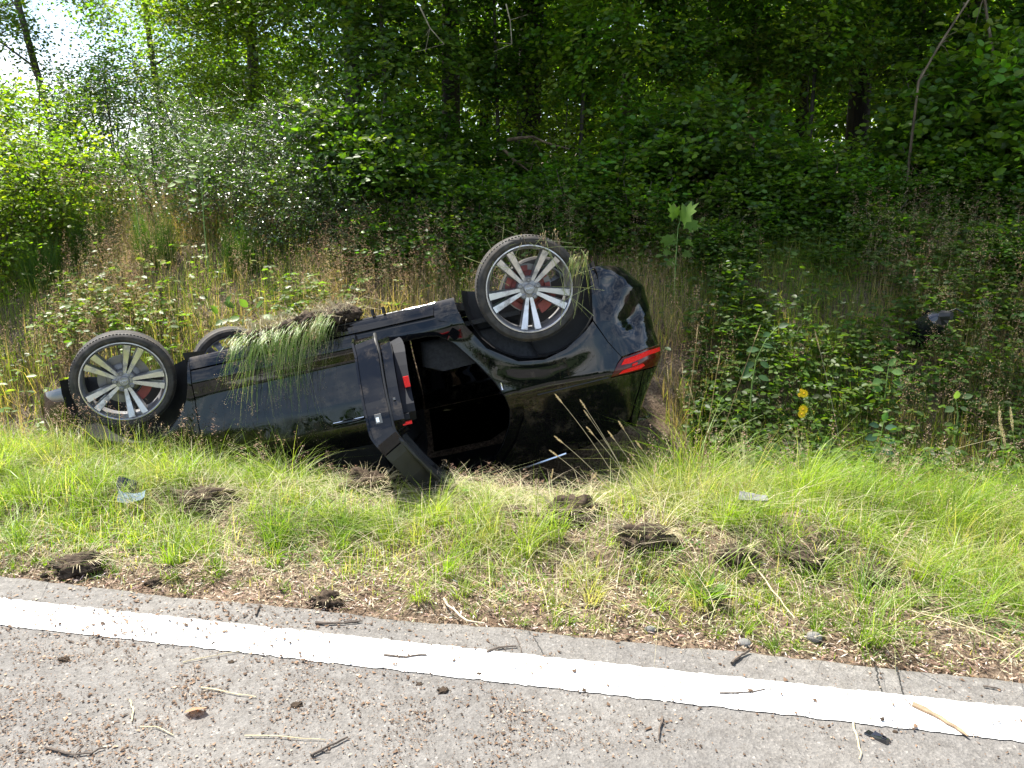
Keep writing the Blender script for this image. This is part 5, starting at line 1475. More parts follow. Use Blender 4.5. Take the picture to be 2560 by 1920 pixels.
SR = [([(1863, 1412), (1920, 1490), (1984, 1572)], .0042, 'thick pale straw slanting over the verge right of the rosette plant'),
      ([(2128, 1797), (2142, 1850), (2153, 1905)], .0030, 'long straw on the asphalt running to the bottom edge'),
      ([(325, 1756), (334, 1780), (330, 1808)], .0034, 'bent pale straw standing out on the asphalt at left'),
      ([(505, 1723), (570, 1735), (638, 1747)], .0028, 'pale straw on the asphalt near the dry curled leaf'),
      ([(614, 1844), (715, 1846), (816, 1855)], .0022, 'long thin straw ending at the rough dark stick'),
      ([(455, 1660), (530, 1645), (610, 1630)], .0022, 'thin tan straw just below the white line at left'),
      ([(1000, 1425), (1090, 1380), (1180, 1335)], .0036, 'long dry stem leaning over the grass in the middle of the verge'),
      ([(2280, 1555), (2400, 1590), (2520, 1640)], .0030, 'long dry stem lying on the verge toward the right edge'),
      ([(1540, 1240), (1700, 1243), (1760, 1244)], .0020, 'single white straw lying level behind the dark flat clod'),
      ([(350, 1823), (395, 1821), (435, 1843)], .0024, 'kinked pale straw on the asphalt above the bowed stick')]
for i, (q, r, lb) in enumerate(SR):
    rod('straw_stalk', q, r, lb, M_STRAW, 'straw', 'straws lying about', n=5, seed=80 + i, z=.008 if i not in (0, 6, 7, 8) else .05)
# cracks across the asphalt strip, part of the road
road_o = bpy.data.objects['road']
for i, q in enumerate([[(2188, 1664), (2196, 1700), (2206, 1740)], [(2240, 1668), (2250, 1705), (2260, 1744)], [(1322, 1578), (1345, 1612), (1366, 1650)]]):
    rng = np.random.default_rng(i); A = np.array([on_ground(*p_) for p_ in q]); t = np.linspace(0, 1, 24)
    P = np.stack([np.interp(t, [0, .5, 1], A[:, k]) for k in range(3)], -1); P[:, 0] += rng.normal(0, .0025, 24); P[:, 2] = .0015
    wv = (.0016 + .002 * rng.random(24))[:, None] * np.array([1, .1, 0]) * (1.0 if i < 2 else .6)
    V = np.stack([P - wv, P + wv], 1).reshape(-1, 3); F = np.array([(2 * k, 2 * k + 1, 2 * k + 3, 2 * k + 2) for k in range(23)])
    link('road_crack', np_mesh('road_crack', V, [F], mats=[M_TAR]), road_o)
# stones
def stone(px, py, w_px, label, seed, mat=M_STONE, h=.6, cat='stone'):
    p_ = on_ground(px, py); w = w_px / 1900 * p_[1]
    V, F = clod_arrays((0, 0, w * h * .25), (w * .5, w * .4, w * h * .5), seed, 2, .3)
    o = link('stone', np_mesh('stone', V, [F], mats=[mat], smooth=False), label=label, category=cat); o.location = p_; return o
stone(2036, 1598, 46, 'grey stone in the litter by the asphalt edge, right half', 1)
stone(1860, 1612, 40, 'dark grey stone near the mossy stick', 2)
stone(1625, 1577, 34, 'pale stone in the litter at the asphalt edge, right of centre', 3)
stone(1990, 1420, 22, 'whitish pebble on the flat earth clod at right', 4, M_CHROME if False else M_STONE)
stone(2012, 1283, 24, 'pale stone showing through the combed grass at right', 5)
# pale flat shard in the grass, shiny shard at left, plastic clip on the road
def slab(name, px, py, size, rot, tilt, mat, label, cat, up=.0, bend=0.):
    p_ = on_ground(px, py)
    n = 6; V = []; F = []
    rng = np.random.default_rng(int(px))
    for i in range(n + 1):
        for j in range(3):
            x = (i / n - .5) * size[0]; y = (j / 2 - .5) * size[1] * (1 - .35 * i / n) + rng.normal(0, size[1] * .03)
            V.append((x, y, bend * (i / n - .5) ** 2 * 4 - .02 * size[1] * (j - 1) ** 2 + size[2]))
    k = len(V)
    V += [(x, y, z - size[2]) for x, y, z in V]
    for i in range(n):
        for j in range(2):
            a = i * 3 + j; q = (a, a + 3, a + 4, a + 1); F.append(q); F.append(tuple(b + k for b in q[::-1]))
    ed = [i * 3 for i in range(n + 1)] + [n * 3 + 1] + [i * 3 + 2 for i in range(n, -1, -1)] + [1]
    for a, b in zip(ed, ed[1:] + ed[:1]): F.append((b, a, a + k, b + k))
    mb = MB(); M_ = Matrix.Rotation(rot, 3, 'Z') @ Matrix.Rotation(tilt, 3, 'X')
    mb.add([M_ @ Vector(v) for v in V], F)
    o = mb.build(name, mat, None, smooth=False, label=label, category=cat); o.location = Vector(p_) + Vector((0, 0, up)); return o
M_GREYPL = plain('grey_plastic', (.12, .12, .118), .55, noise=.4, nscale=30)
M_SHARD = plain('clear_shard', (.18, .24, .28), .08, coat=1., spec=1.)
M_BLACKPL = plain('glossy_black_plastic', (.01, .0105, .014), .12, coat=1.)
slab('plastic_shard', 1880, 1282, (.13, .06, .004), -.35, .35, M_GREYPL, 'pale grey flat shard sticking out of the combed grass', 'shard', .08)
slab('lamp_shard', 335, 1268, (.13, .07, .003), .2, .6, M_SHARD, 'shiny clear lamp shard in the grass below the front wheel', 'shard', .05, .03)
f_ = slab('lamp_shard', 328, 1240, (.12, .10, .004), -.2, 1.0, M_BLACKPL, 'dark curved shard standing behind the shiny clear one', 'shard', .05, .03)
# plastic clip on the road: two lugs joined by a saddle with a hole ring
pc = on_ground(2199, 1850)
mb = MB(); R1 = Matrix.Rotation(-.75, 3, 'Z')
mb.add([R1 @ Vector(v) for v in [(-.05, -.020, 0.004), (.045, -.024, .004), (.055, .022, .004), (-.04, .026, .004), (-.042, -.014, .022), (.036, -.018, .03), (.045, .014, .024), (-.032, .018, .030)]],
       [(0, 3, 2, 1), (4, 5, 6, 7), (0, 1, 5, 4), (1, 2, 6, 5), (2, 3, 7, 6), (3, 0, 4, 7)])
mb.add([R1 @ Vector(v) for v in [(-.075, -.018, 0.004), (-.045, -.02, .004), (-.04, .026, .004), (-.065, .034, .004), (-.08, -.014, .012), (-.045, -.016, .014), (-.04, .02, .016), (-.07, .03, .012)]],
       [(0, 3, 2, 1), (4, 5, 6, 7), (0, 1, 5, 4), (1, 2, 6, 5), (2, 3, 7, 6), (3, 0, 4, 7)])
mb.tube([R1 @ Vector((.02 + .012 * math.cos(a), .0 + .009 * math.sin(a), .029)) for a in np.linspace(0, 6.28, 11)], .0035, 5, cap=False)
o = mb.build('broken_clip', M_BLACKPL, None, smooth=False, label='small broken black plastic clip on the asphalt below the white line', category='car part'); o.location = pc; o.scale = (.55, .55, .55)
stone(2238, 1832, 16, 'tiny dark chip beside the broken black clip', 9, M_EARTH, .6, 'chip')
# dry curled leaf
pl = on_ground(484, 1788)
V, F, C = place_leaves(np.zeros((1, 3)), np.array([[1, .1, .25]]), np.array([[.1, .6, .8]]), np.array([.075]), 'broad', np.array([(.62, .40, .30)]))
o = link('dry_leaf', np_mesh('dry_leaf', V, [F], C, [M_DRY]), label='dry pinkish curled leaf on the asphalt at lower left', category='leaf'); o.location = Vector(pl) + Vector((-.03, 0, .008))
# torn off mirror housing on the bank
pm = on_ground(2296, 870)
mb = MB(); V = []; F = []; n = 14
prof = [(-.17, .02), (-.165, .055), (-.10, .085), (.0, .10), (.08, .095), (.15, .075), (.185, .03), (.19, .01)]
for i, (t, r) in enumerate(prof):
    for k in range(n):
        a = 2 * math.pi * k / n
        V.append((r * 1.0 * math.cos(a), r * .72 * math.sin(a) + (.015 if math.sin(a) > 0 else 0), t))
for i in range(len(prof) - 1):
    for k in range(n): F.append((i * n + k, i * n + (k + 1) % n, (i + 1) * n + (k + 1) % n, (i + 1) * n + k))
F.append(tuple(range(n))[::-1]); F.append(tuple((len(prof) - 1) * n + k for k in range(n)))
mm = empty('mirror_housing', label='glossy black torn off mirror housing lying on the shaded bank at right', category='car part')
mb.add(V, F); mb.build('shell', M_BLACKPL, mm, angle=25)
mb = MB(); mb.add([(-.07, -.078, -.12), (.07, -.078, -.12), (.085, -.080, .10), (-.02, -.082, .15), (-.085, -.080, .08)], [(0, 1, 2, 3, 4)]); mb.build('mirror_glass', M_CHROME, mm, smooth=False)
mb = MB(); mb.tube([(-.02, .02, .17), (.0, .03, .22), (-.04, .04, .26)], [.05, .04, .03], 8); mb.build('mirror_foot', M_UNDER, mm)
mb = MB(); mb.tube([(.0, .03, .25), (-.03, .02, .31), (-.09, .0, .30)], .006, 5); mb.build('torn_cable', M_RUBBER, mm)
mm.scale = (1.1, 1.1, 1.15); mm.location = Vector(pm) + Vector((0, -.06, .16)); mm.rotation_euler = (math.radians(-38), math.radians(-30), math.radians(160))

# turf pressed onto the sill
LC = np.array(car.matrix_world)[:3, :3]; LO = CAR_O
def car_world(s, y, z): return LO + s * CAR_X + y * CAR_Y + z * CAR_Z
tc_ = empty('turf_clump', tuple(car_world(1.5, -.8, -.08)), label='torn turf with hanging grass draped over the sill above the front door', category='turf')
rng = np.random.default_rng(77)
VV = []; FF = []; n = 0
for k in range(130):
    s = 1.12 + .74 * rng.random(); g = np.interp(s, [1.1, 1.25, 1.5, 1.7, 1.9], [.055, .062, .045, .035, .012])
    g = g * 1.35; c = car_world(s, -.80 + rng.normal(0, .06), -.085 - g * .5 * rng.random()) - np.array(tc_.location)
    v, f = clod_arrays(c, np.array([1.2, 1, .8]) * g * (.22 + .62 * rng.random() ** 2), 300 + k, 3, .9); VV.append(v); FF.append(f + n); n += len(v)
link('soil_lumps', np_mesh('soil_lumps', np.concatenate(VV), [np.concatenate(FF)], mats=[M_EARTH], smooth=False), tc_, kind='stuff')
def hanging(name, n, s0, s1, yy, zz, L0, L1, col, parent, seed, out=.10, origin=(0, 0, 0), w=.003, slant=-.05):
    rng = np.random.default_rng(seed)
    s = rng.uniform(s0, s1, n); nc = max(5, n // 22); cl = rng.uniform(s0, s1, nc); ci_ = rng.integers(0, nc, n); inl = rng.random(n) < .85; s = np.where(inl, cl[ci_] + rng.normal(0, .009, n), s); clen = .35 + .9 * rng.random(nc); csl = rng.normal(0, .13, nc)
    B = LO + s[:, None] * CAR_X + (yy + rng.normal(0, .03, n))[:, None] * CAR_Y + (zz - .05 * rng.random(n) ** 2 + rng.normal(0, .015, n))[:, None] * CAR_Z
    L = L0 + (L1 - L0) * rng.random(n) ** 1.5 * (.4 + .6 * np.sin(np.clip((s - s0) / (s1 - s0), .05, .95) * math.pi) ** .5)
    q = np.linspace(0, 1, 5)[None, :, None]
    o_ = -CAR_Y * out
    L = L * np.where(inl, clen[ci_], .7)
    dx = (slant + np.where(inl, csl[ci_], 0) + rng.normal(0, .05, n))[:, None]
    D = np.concatenate([dx, np.zeros((n, 2))], 1)
    P = B[:, None] + o_ * (1 - (1 - q) ** 2.5) * (.7 + .6 * rng.random((n, 1, 1))) + np.array([0, 0, 1]) * (.012 * np.sin(q * 3.14) * (q < .5) - L[:, None, None] * q ** 1.5) + D[:, None] * L[:, None, None] * q * 2
    wd = np.array([1, 0, 0]) * w * .5 * (1 - q ** 2) * (.7 + .6 * rng.random((n, 1, 1)))
    k = 4
    V = np.concatenate([np.stack([P[:, :k] - wd[:, :k], P[:, :k] + wd[:, :k]], 2).reshape(n, 2 * k, 3), P[:, k:]], 1) - np.array(origin)
    f4 = np.array([(2 * i, 2 * i + 1, 2 * i + 3, 2 * i + 2) for i in range(k - 1)]); f3 = np.array([(2 * k - 2, 2 * k - 1, 2 * k)]); off = (np.arange(n) * (2 * k + 1))[:, None, None]
    c = np.array(col)[rng.integers(0, len(col), n)] * (1 + .2 * rng.standard_normal((n, 1)))
    return link(name, np_mesh(name, V.reshape(-1, 3), [(off + f4).reshape(-1, 4), (off + f3).reshape(-1, 3)], np.repeat(np.clip(c, .01, .8), 2 * k + 1, 0), [M_GRASS]), parent, kind='stuff'), P[:, -1] - np.array(origin)
loc = tuple(tc_.location)
_, tips = hanging('hanging_grass', 640, 1.20, 1.88, -.84, -.075, .05, .66, [(.18, .30, .05), (.28, .40, .09), (.42, .43, .22), (.12, .22, .035)], tc_, 5, origin=loc, w=.0024, out=.17)
hanging('hanging_roots', 160, 1.14, 1.5, -.84, -.075, .04, .2, [(.16, .11, .07), (.3, .24, .15)], tc_, 6, origin=loc, w=.002)
rng = np.random.default_rng(9)
sel = rng.choice(len(tips), 150, replace=False); S0 = np.repeat(tips[sel], 16, 0) + rng.normal(0, .018, (150 * 16, 3)) + [0, 0, .03]
d2 = nz(rng.standard_normal((len(S0), 3))) * .007; sx = nz(rng.standard_normal((len(S0), 3))) * .002
link('hanging_seed_heads', np_mesh('hanging_seed_heads', np.stack([S0 - sx, S0 + sx, S0 + d2], 1).reshape(-1, 3), [np.arange(3 * len(S0)).reshape(-1, 3)], np.tile([.40, .31, .20], (3 * len(S0), 1)), [M_DRY]), tc_, kind='stuff')
rng = np.random.default_rng(31); mbd = MB()
for k in range(330):
    s = rng.uniform(1.14, 1.86); b0 = car_world(s, -.80 + rng.normal(0, .06), -.12) - np.array(tc_.location)
    e = rng.normal(0, 1, 3) * [.09, .05, .02]; hgt = rng.uniform(.01, .10)
    mbd.tube([b0, b0 + e * .5 + [0, 0, hgt], b0 + e + [0, 0, hgt * .5]], [.0018, .0014, .0005], 3)
mbd.build('dry_stems', M_STRAW, tc_, kind='stuff')
g2 = empty('torn_grass', tuple(car_world(-.3, -.9, -.2)), label='torn grass hanging between raised rear wheel and dented bumper', category='grass')
hanging('hanging_grass', 70, -.40, -.28, -.88, -.10, .06, .42, [(.13, .20, .04), (.24, .25, .10), (.34, .30, .16)], g2, 7, out=.05, origin=tuple(g2.location), w=.0035)
hanging('matted_roots', 45, -.36, .10, -.89, -.26, .02, .14, [(.10, .07, .045), (.2, .15, .09)], g2, 8, out=.06, origin=tuple(g2.location), w=.003)

# single strands lying over the raised wheel
rng = np.random.default_rng(12); mbs = MB()
for k in range(34):
    a = math.radians(rng.uniform(150, 330)); r0 = rng.uniform(.20, .34); L = rng.uniform(.12, .34); b = rng.uniform(0, 6.28)
    c = np.array([r0 * math.cos(a), -.905 - .02 * rng.random(), r0 * math.sin(a)])
    d = np.array([math.cos(b), 0, math.sin(b)]) * L * .5
    pts = [LO + LC @ (c - d) * 1.0, LO + LC @ (c + np.array([0, -.02, 0])), LO + LC @ (c + d) + np.array([0, 0, -.05 * L])]
    mbs.tube([Vector(p_ - np.array(g2.location)) for p_ in pts], [.0016, .0014, .0005], 3)
mbs.build('loose_strands', M_STRAWGREEN, g2, kind='stuff')

# tall stalks with seed heads, one by one
def stalk(base_px, tip_px, label, head=.07, hr=.006, col=M_STRAW, dt=0., cur=.04, name='grass_stalk', group='tall seed stalks', fluffy=True, bd=None):
    b = on_ground(*base_px) if bd is None else at_depth(*base_px, bd)
    if bd is not None: pass
    t = at_depth(*tip_px, b[1] + dt)
    t_ = np.linspace(0, 1, 12); b = np.array(b); 
    P = b + (t - b) * t_[:, None]
    sag = np.array([0, 0, 1.0]) * np.sin(t_ * math.pi)[:, None] * cur * np.linalg.norm(t - b); P = P + sag
    o = empty(name, tuple(b), label=label, category='grass stalk', group=group)
    mb = MB(); mb.tube(P - b, [.0018 * (1.1 - .6 * q) for q in t_], 5); mb.build('stem', col, o)
    L = np.linalg.norm(t - b); k = max(0, 1 - head / L); rng = np.random.default_rng(int(base_px[0] * 7 + tip_px[1]))
    n = int(90 * head / .07); f = k + (1 - k) * rng.random(n)
    c = np.stack([np.interp(f, t_, P[:, i]) for i in range(3)], -1) - b
    ax = nz(P[-1] - P[-3]); rr = hr * np.sin(np.clip((f - k) / (1 - k + 1e-6), .04, .97) * math.pi) ** .5
    rd = nz(rng.standard_normal((n, 3))); rd = nz(rd - ax * (rd @ ax)[:, None])
    s0 = c + rd * rr[:, None] * .3; s1 = c + rd * rr[:, None] + ax * .008; sd = np.cross(rd, ax) * .0016
    V = np.stack([s0 - sd, s0 + sd, s1], 1).reshape(-1, 3)
    link('seed_head', np_mesh('seed_head', V, [np.arange(3 * n).reshape(-1, 3)], np.tile([.55, .47, .30], (3 * n, 1)) * (1 + .15 * rng.standard_normal((3 * n, 1))), [M_DRY]), o)
    return o
M_GREENSTEM = plain('green_stem', (.16, .26, .06), .5, noise=.2)
stalk((2512, 1305), (2498, 1019), 'left one of two tall foxtail stalks by the right edge', .17, .010, M_GREENSTEM)
stalk((2547, 1300), (2526, 1020), 'right one of two tall foxtail stalks by the right edge', .15, .010, M_GREENSTEM)
stalk((2537, 1308), (2505, 1068), 'shorter foxtail stalk leaning left between the two tall ones', .13, .009, M_GREENSTEM)
stalk((2240, 1182), (2500, 1094), 'long pale stalk lying slanted over the shaded bank at right', .10, .005, bd=5.0)
stalk((2115, 1200), (2037, 826), 'tall brown stalk rising right of the yellow flowers', .18, .006, bd=5.2)
stalk((2177, 1494), (2281, 1308), 'pale plump seed head leaning right over the verge', .08, .010)
TIPS = [((1600, 1262), (1451, 1001), 'pale seed head highest against the dark roof'), ((1606, 1268), (1461, 1027), 'double pale seed head just under the highest one'),
        ((1575, 1255), (1389, 987), 'thin pale seed head furthest left and high against the dark flank'), ((1560, 1262), (1387, 1091), 'tan seed head low at left against the dark cabin'),
        ((1530, 1268), (1375, 1126), 'broad pale seed head lowest at left by the roof rail'), ((1660, 1262), (1547, 1054), 'pale seed head right of the double one'),
        ((1690, 1262), (1590, 1103), 'drooping tan seed head right of centre over the ditch'), ((1640, 1266), (1521, 1079), 'golden seed head between double and drooping ones'),
        ((1620, 1275), (1467, 1068), 'small pale seed head below the double one'), ((1425, 1300), (1491, 1182), 'bright bent seed head over the largest torn clod'),
        ((1620, 1290), (1640, 1160), 'upright golden stalk behind the dark flat clod'), ((1363, 1285), (1382, 1174), 'slim golden stalk in front of the roof rail')]
for b_, t_, lb in TIPS: stalk(b_, t_, lb, .065, .0075)
ARC = [((1700, 1230), (1745, 812), 'tallest reddish stalk right of the car tail'), ((1720, 1225), (1705, 905), 'upright reddish stalk right of the car tail'), ((1760, 1230), (1900, 815), 'thin stalk bowing right over the shaded ditch'),
       ((1690, 1235), (1668, 915), 'reddish stalk nearest the car tail'), ((1745, 1235), (1800, 885), 'reddish stalk bent toward the dark hollow'), ((1790, 1240), (1722, 960), 'short reddish stalk leaning left by the ditch')]
M_REDSTEM = plain('reddish_stem', (.30, .20, .09), .6, noise=.2)
for b_, t_, lb in ARC: stalk(b_, t_, lb, .10, .004, M_REDSTEM, cur=.03)
stalk((1010, 1160), (800, 950), 'long yellow stalk leaning across the front door', .03, .003, M_STRAW, cur=.02)
stalk((905, 1185), (1085, 1062), 'green stalk with small head leaning right in front of the door', .015, .005, M_GREENSTEM) if False else None
stalk((690, 1180), (735, 1096), 'green stalk with a small blunt head before the front door', .016, .006, M_GREENSTEM)

# ragwort
M_DISC = plain('flower_disc', (.70, .36, .01), .8)
rw = at_depth(2105, 1235, 4.75); zg = float(T(np.array([rw[0]]), np.array([rw[1]]))[0])
o = empty('ragwort', tuple(rw), label='tall weed with two clusters of yellow daisy flowers on the shaded bank', category='flower')
P = np.array([at_depth(px, py, 4.75) for px, py in [(2112, 1262), (2105, 1235), (2080, 1160), (2056, 1096), (2035, 1050), (2018, 1000)]]) - rw
P[0] = P[1] + [0.01, 0, min(-.05, zg - rw[2] - .02)]
mb = MB(); mb.tube(P, [.004, .004, .0035, .003, .0025, .0015], 6); mb.build('stem', M_GREENSTEM, o)
for k, (px, py, sz) in enumerate([(2010, 984, .030), (1999, 987, .016), (2008, 1024, .034), (2004, 1036, .028), (2003, 976, .014)]):
    c = at_depth(px, py, 4.73) - rw
    mb = MB(); mb.tube([P[4] if k > 1 and k < 4 else P[5], c], [.0014, .001], 4); mb.build('flower_stem', M_GREENSTEM, o)
    fl = link('flower', None, o); fl.location = tuple(c)
    m = 13; a = np.linspace(0, 6.28, m, endpoint=False); nrm = nz(np.array([-.15, -.9, .35]))
    ex = nz(np.cross(nrm, [0, 0, 1.])); ey = np.cross(ex, nrm)
    D = np.cos(a)[:, None] * ex + np.sin(a)[:, None] * ey
    V, F, C = place_leaves(D * sz * .18, D + nrm * .12, np.tile(nrm, (m, 1)), np.full(m, sz * .8), 'fine', np.tile([.80, .58, .015], (m, 1)))
    link('petals', np_mesh('petals', V, [F], C, [M_PETAL]), fl)
    b = MB(); b.v = []; vv, ff = clod_arrays(nrm * .002, (sz * .22, sz * .16, sz * .22), k, 1, .1); b.add(vv, [tuple(q) for q in ff]); b.build('flower_disc', M_DISC, fl)
def leafy_plant(name, label, stem_px, d, leaves, kind, mat, col, stem_mat=M_GREENSTEM, r=.006, cat='plant', base_drop=.0, leafname='leaf'):
    """stem through picture places at distance d; leaves: (px, py, length, direction in degrees, distance offset)"""
    b = at_depth(*stem_px[0], d)
    o = empty(name, tuple(b), label=label, category=cat)
    P = np.array([at_depth(px, py, d) for px, py in stem_px]) - b
    zg = float(T(np.array([b[0]]), np.array([b[1]]))[0])
    P = np.concatenate([[P[0] + [0, 0.0, min(-.02, zg - b[2] - .03)]], P])
    mb = MB(); mb.tube(P, [r * (1.1 - .8 * i / (len(P) - 1)) for i in range(len(P))], 6); mb.build('stem', stem_mat, o)
    rng = np.random.default_rng(int(stem_px[0][0]))
    for (px, py, L, deg, dd) in leaves:
        c = at_depth(px, py, d + dd) - b; a = math.radians(deg)
        dr = np.array([math.cos(a), -.25 + rng.normal(0, .2), math.sin(a)]); nn = np.array([rng.normal(0, .3), -.65, .75])
        cc = np.array([col]) * (1 + rng.normal(0, .15))
        if kind == 'lobed':
            d_ = nz(dr); n_ = nz(nn - d_ * (nn @ d_)); x_ = np.cross(d_, n_)
            out = [(0, 0), (-.16, .10), (-.48, .06), (-.34, .24), (-.56, .44), (-.26, .48), (-.30, .78), (-.10, .70), (0, 1.0), (.10, .70), (.30, .78), (.26, .48), (.56, .44), (.34, .24), (.48, .06), (.16, .10)]
            V = [c + L * (x_ * p_[0] + d_ * p_[1] + n_ * (.10 * abs(p_[0]) - .12 * p_[1] ** 2)) for p_ in out] + [c + L * d_ * .40]
            F = np.array([(16, i, (i + 1) % 16) for i in range(16)]); V = np.array(V); C = np.repeat(cc, len(V), 0)
        else:
            V, F, C = place_leaves(c[None], dr[None], nn[None], np.array([L]), kind, cc)
        link(leafname, np_mesh(leafname, V, [F], np.clip(C, .01, .8), [mat]), o)
    return o
leafy_plant('maple_seedling', 'bright green seedling with lobed leaves on the crest above the tail light', [(1690, 640), (1695, 570), (1702, 545)], 7.1,
            [(1700, 552, .24, 55, 0), (1692, 545, .17, 120, .02), (1705, 555, .20, -10, -.02), (1668, 585, .15, -80, 0), (1690, 600, .10, 200, 0), (1712, 600, .11, -30, 0), (1675, 625, .10, 210, .05), (1705, 632, .12, -15, .05), (1722, 575, .10, 20, .04), (1690, 655, .11, 190, .05)], 'lobed', M_LEAF, (.10, .18, .025))
leafy_plant('hazel_sprig', 'sprig of round grey green leaves right of the tall reddish stalks', [(1880, 960), (1890, 900), (1915, 850), (1945, 815)], 5.7,
            [(1945, 818, .08, 20, 0), (1925, 832, .075, 200, 0), (1905, 862, .085, -10, 0), (1895, 872, .09, 190, 0), (1885, 905, .085, 215, 0), (1900, 905, .08, -30, 0), (1880, 935, .08, 200, 0), (1895, 940, .09, -20, 0), (1870, 915, .09, 240, -.05)], 'broad', M_LEAF, (.055, .115, .04))
leafy_plant('whitish_sprig', 'small sprig with pale veined leaves on the shaded bank under the mirror housing', [(2395, 1040), (2392, 1010), (2388, 998)], 5.4,
            [(2390, 998, .075, 100, 0), (2405, 995, .075, 20, 0), (2385, 1018, .085, 200, 0), (2400, 1018, .06, -20, 0)], 'broad', M_LEAF, (.11, .17, .07))
leafy_plant('beech_seedling', 'dark blue green seedling with stacked leaves in the middle of the shaded bank', [(2195, 1160), (2200, 1100), (2210, 1050)], 5.1,
            [(2208, 1052, .07, 80, 0), (2198, 1065, .08, 170, 0), (2212, 1070, .08, 10, 0), (2194, 1092, .09, 190, 0), (2206, 1098, .09, -10, 0), (2192, 1125, .09, 180, 0), (2200, 1130, .09, 0, 0)], 'broad', M_LEAF, (.045, .105, .055))
leafy_plant('nettle', 'pale leafed nettle on the bank left of mirror housing', [(2215, 975), (2218, 940), (2222, 915)], 5.7,
            [(2222, 915, .08, 60, 0), (2210, 925, .09, 170, 0), (2228, 930, .09, 0, 0), (2205, 950, .10, 190, 0), (2230, 952, .10, -15, 0), (2208, 968, .09, 200, 0)], 'broad', M_LEAF, (.11, .20, .06))
leafy_plant('clover_sprig', 'small pale leafed sprig hanging in front of the rear wheel arch', [(1232, 870), (1236, 852), (1240, 838)], 4.35,
            [(1240, 840, .035, 70, 0), (1234, 846, .035, 170, 0), (1244, 848, .03, 10, 0), (1230, 856, .035, 200, 0), (1242, 858, .03, -20, 0), (1236, 866, .03, -80, 0)], 'broad', M_LEAF, (.16, .26, .10)) if False else None
leafy_plant('pale_sapling', 'yellow green sapling with sunlit leaves on the left bank', [(510, 560), (505, 480), (500, 400), (505, 335)], 7.6,
            [(500 + (-1) ** i * 8, 345 + 14 * i, .085, 20 + 140 * (i % 2) + 10 * (i % 3), .05 * (i % 3)) for i in range(14)] + [(540, 450, .09, 10, 0), (530, 440, .08, 60, 0), (460, 455, .09, 170, 0), (440, 460, .09, 200, 0), (415, 455, .08, 160, 0)], 'broad', M_LEAF, (.15, .25, .035))
leafy_plant('pale_sapling', 'yellow green sapling forked in two, further left on the left bank', [(335, 470), (350, 410), (356, 330)], 7.8,
            [(355 + (-1) ** i * 8, 325 + 12 * i, .085, 20 + 140 * (i % 2), .05 * (i % 3)) for i in range(10)] + [(300 + 12 * i, 345 + 12 * i, .08, 60 + 80 * (i % 2), 0) for i in range(5)], 'broad', M_LEAF, (.16, .26, .04))
leafy_plant('bramble_shoot', 'big leaved bramble shoot behind the far front wheel', [(600, 840), (610, 790), (640, 765)], 6.6,
            [(640, 770, .11, 40, 0), (620, 768, .10, 130, 0), (655, 790, .12, -10, 0), (600, 795, .11, 190, 0), (585, 770, .10, 140, .1), (565, 765, .11, 60, .1), (570, 800, .12, 200, .1), (630, 810, .11, -40, -.05), (545, 785, .10, 120, .1)], 'broad', M_GLOSSLEAF, (.13, .22, .05))
leafy_plant('rosette_plant', 'bright green rosette of long leaves on the verge right of centre', [(1768, 1495), (1768, 1490)], 3.05, [], 'mid', M_GRASS, (.2, .34, .03))
ro = [q for q in bpy.data.objects if q.name.startswith('rosette_plant')][0]
pr = on_ground(1768, 1500); ro.location = tuple(pr); rng = np.random.default_rng(3)
for k in range(26):
    a = rng.random() * 6.28; d = np.array([math.cos(a), math.sin(a) * .8, .35 + 1.0 * rng.random()]); L = .08 + .08 * rng.random()
    V, F, C = place_leaves(np.zeros((1, 3)), d[None], np.array([[-d[0], -d[1], 1.2]]), np.array([L]), 'mid', np.array([(.12, .21, .025)]) * (1 + rng.normal(0, .2)))
    ax = nz(d); W_ = V - np.outer(V @ ax, ax); V = np.outer(V @ ax, ax) + W_ * .22; V[:, 2] -= .25 * (np.linalg.norm(V[:, :2], axis=1) ** 2) / L
    link('long_leaf', np_mesh('long_leaf', V, [F], np.clip(C, .01, .8), [M_GRASS]), ro)
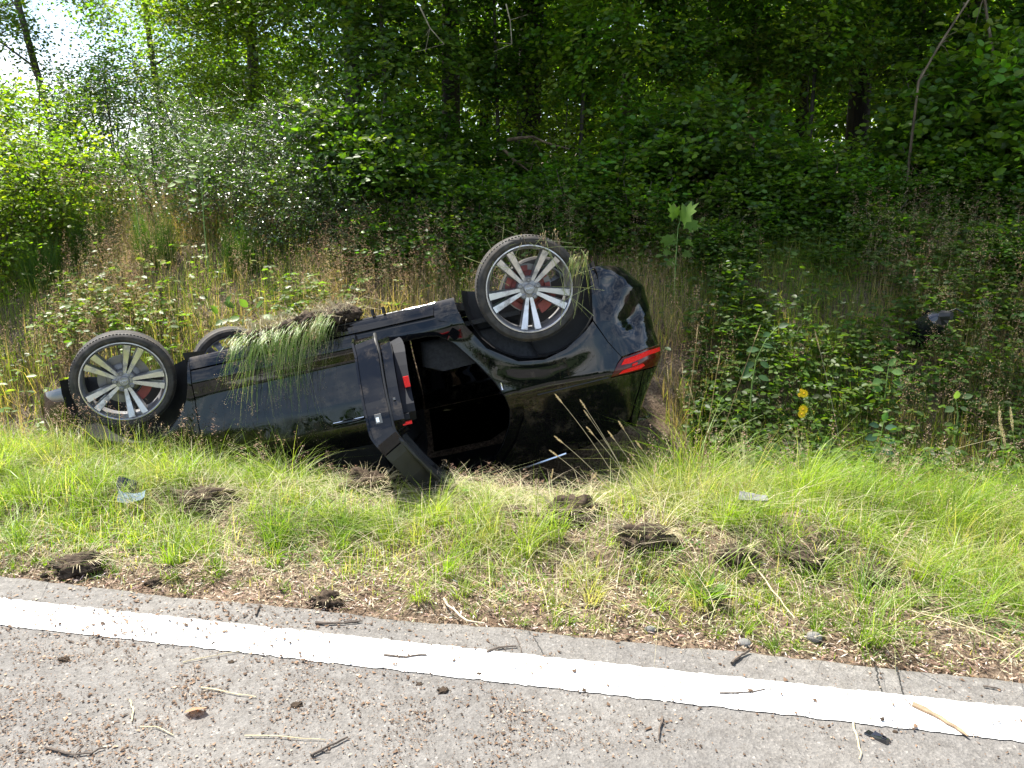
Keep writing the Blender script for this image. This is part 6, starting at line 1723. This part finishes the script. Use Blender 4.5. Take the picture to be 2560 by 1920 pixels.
# bare leaning saplings at the right
def bare_sapling(pts, d, r, label, seed):
    b = at_depth(*pts[0], d); zg = float(T(np.array([b[0]]), np.array([b[1]]))[0])
    P = np.array([at_depth(*q, d) for q in pts]) - b; P[0, 2] = min(P[0, 2], zg - b[2] - .05)
    o = empty('bare_sapling', tuple(b), label=label, category='sapling')
    rng = np.random.default_rng(seed); mb = MB(); mb.tube(P, [r * (1.1 - .5 * i / (len(P) - 1)) for i in range(len(P))], 7)
    for k in range(5):
        i = rng.integers(1, len(P) - 1); e = P[i] + rng.normal(0, .16, 3) + [0, 0, .12]; mb.tube([P[i], (P[i] + e) / 2 + [0, 0, .02], e], [r * .35, r * .25, .002], 5)
    mb.build('trunk', M_BARK, o).color = (1.8, 1.6, 1.4, 1); return o
bare_sapling([(2270, 430), (2296, 205), (2350, 110), (2425, -5), (2480, -120)], 8.2, .013, 'left bare sapling, leaning right in front of the broad dark trunk', 1)
bare_sapling([(2500, 400), (2489, 167), (2470, 60), (2460, -10), (2440, -150)], 8.3, .016, 'right bare sapling, upright in front of the dark trees', 2)
def branch(pts, d, r, label, col, seed):
    P = [at_depth(px, py, d + dd) for px, py, dd in pts]; b = P[0]
    o = empty('dead_branch', tuple(b), label=label, category='branch')
    mb = MB(); mb.tube([q - b for q in P], [r * (1.1 - .7 * i / (len(P) - 1)) for i in range(len(P))], 7)
    rng = np.random.default_rng(seed)
    for k in range(4):
        i = rng.integers(1, len(P)); e = P[i] - b + rng.normal(0, .12, 3); mb.tube([P[i] - b, e], [r * .35, .002], 4)
    mb.build('limb', M_BARK, o).color = (*col, 1)
branch([(1270, 350, .3), (1300, 345, .1), (1330, 342, 0), (1370, 358, 0), (1420, 372, -.1)], 8.9, .02, 'brown dead branch across the shaded hollow', (1.5, 1.2, .9), 1)
branch([(1255, 370, 0), (1285, 400, 0), (1325, 430, 0)], 8.8, .018, 'brown dead branch slanting below the one across the hollow', (1.5, 1.2, .9), 2)
branch([(1050, 18, 0), (1075, 70, 0), (1110, 110, 0)], 8.6, .008, 'pale dead twig hanging before the thick dark trunk', (3, 3, 2.8), 3)
branch([(1265, 10, 0), (1275, 50, 0), (1280, 110, 0)], 8.8, .008, 'pale dead twig hanging left of the straight dark trunk', (3, 3, 2.8), 4)
branch([(1330, 515, 0), (1365, 513, 0), (1385, 505, 0)], 8.3, .012, 'pale dead stick low in the hollow behind the rear wheel', (4, 3.8, 3.4), 5)
branch([(1885, 235, 0), (1900, 220, 0), (1930, 205, 0)], 10.5, .012, 'pale broken branch right of the slim pale trunk', (4, 3.6, 3.), 6)
branch([(2445, 1215, 0), (2448, 1170, .1), (2480, 1130, .2), (2510, 1110, .3)], 5.0, .014, 'crooked grey branch half buried in the shaded bank at right', (2.2, 2., 1.8), 7)
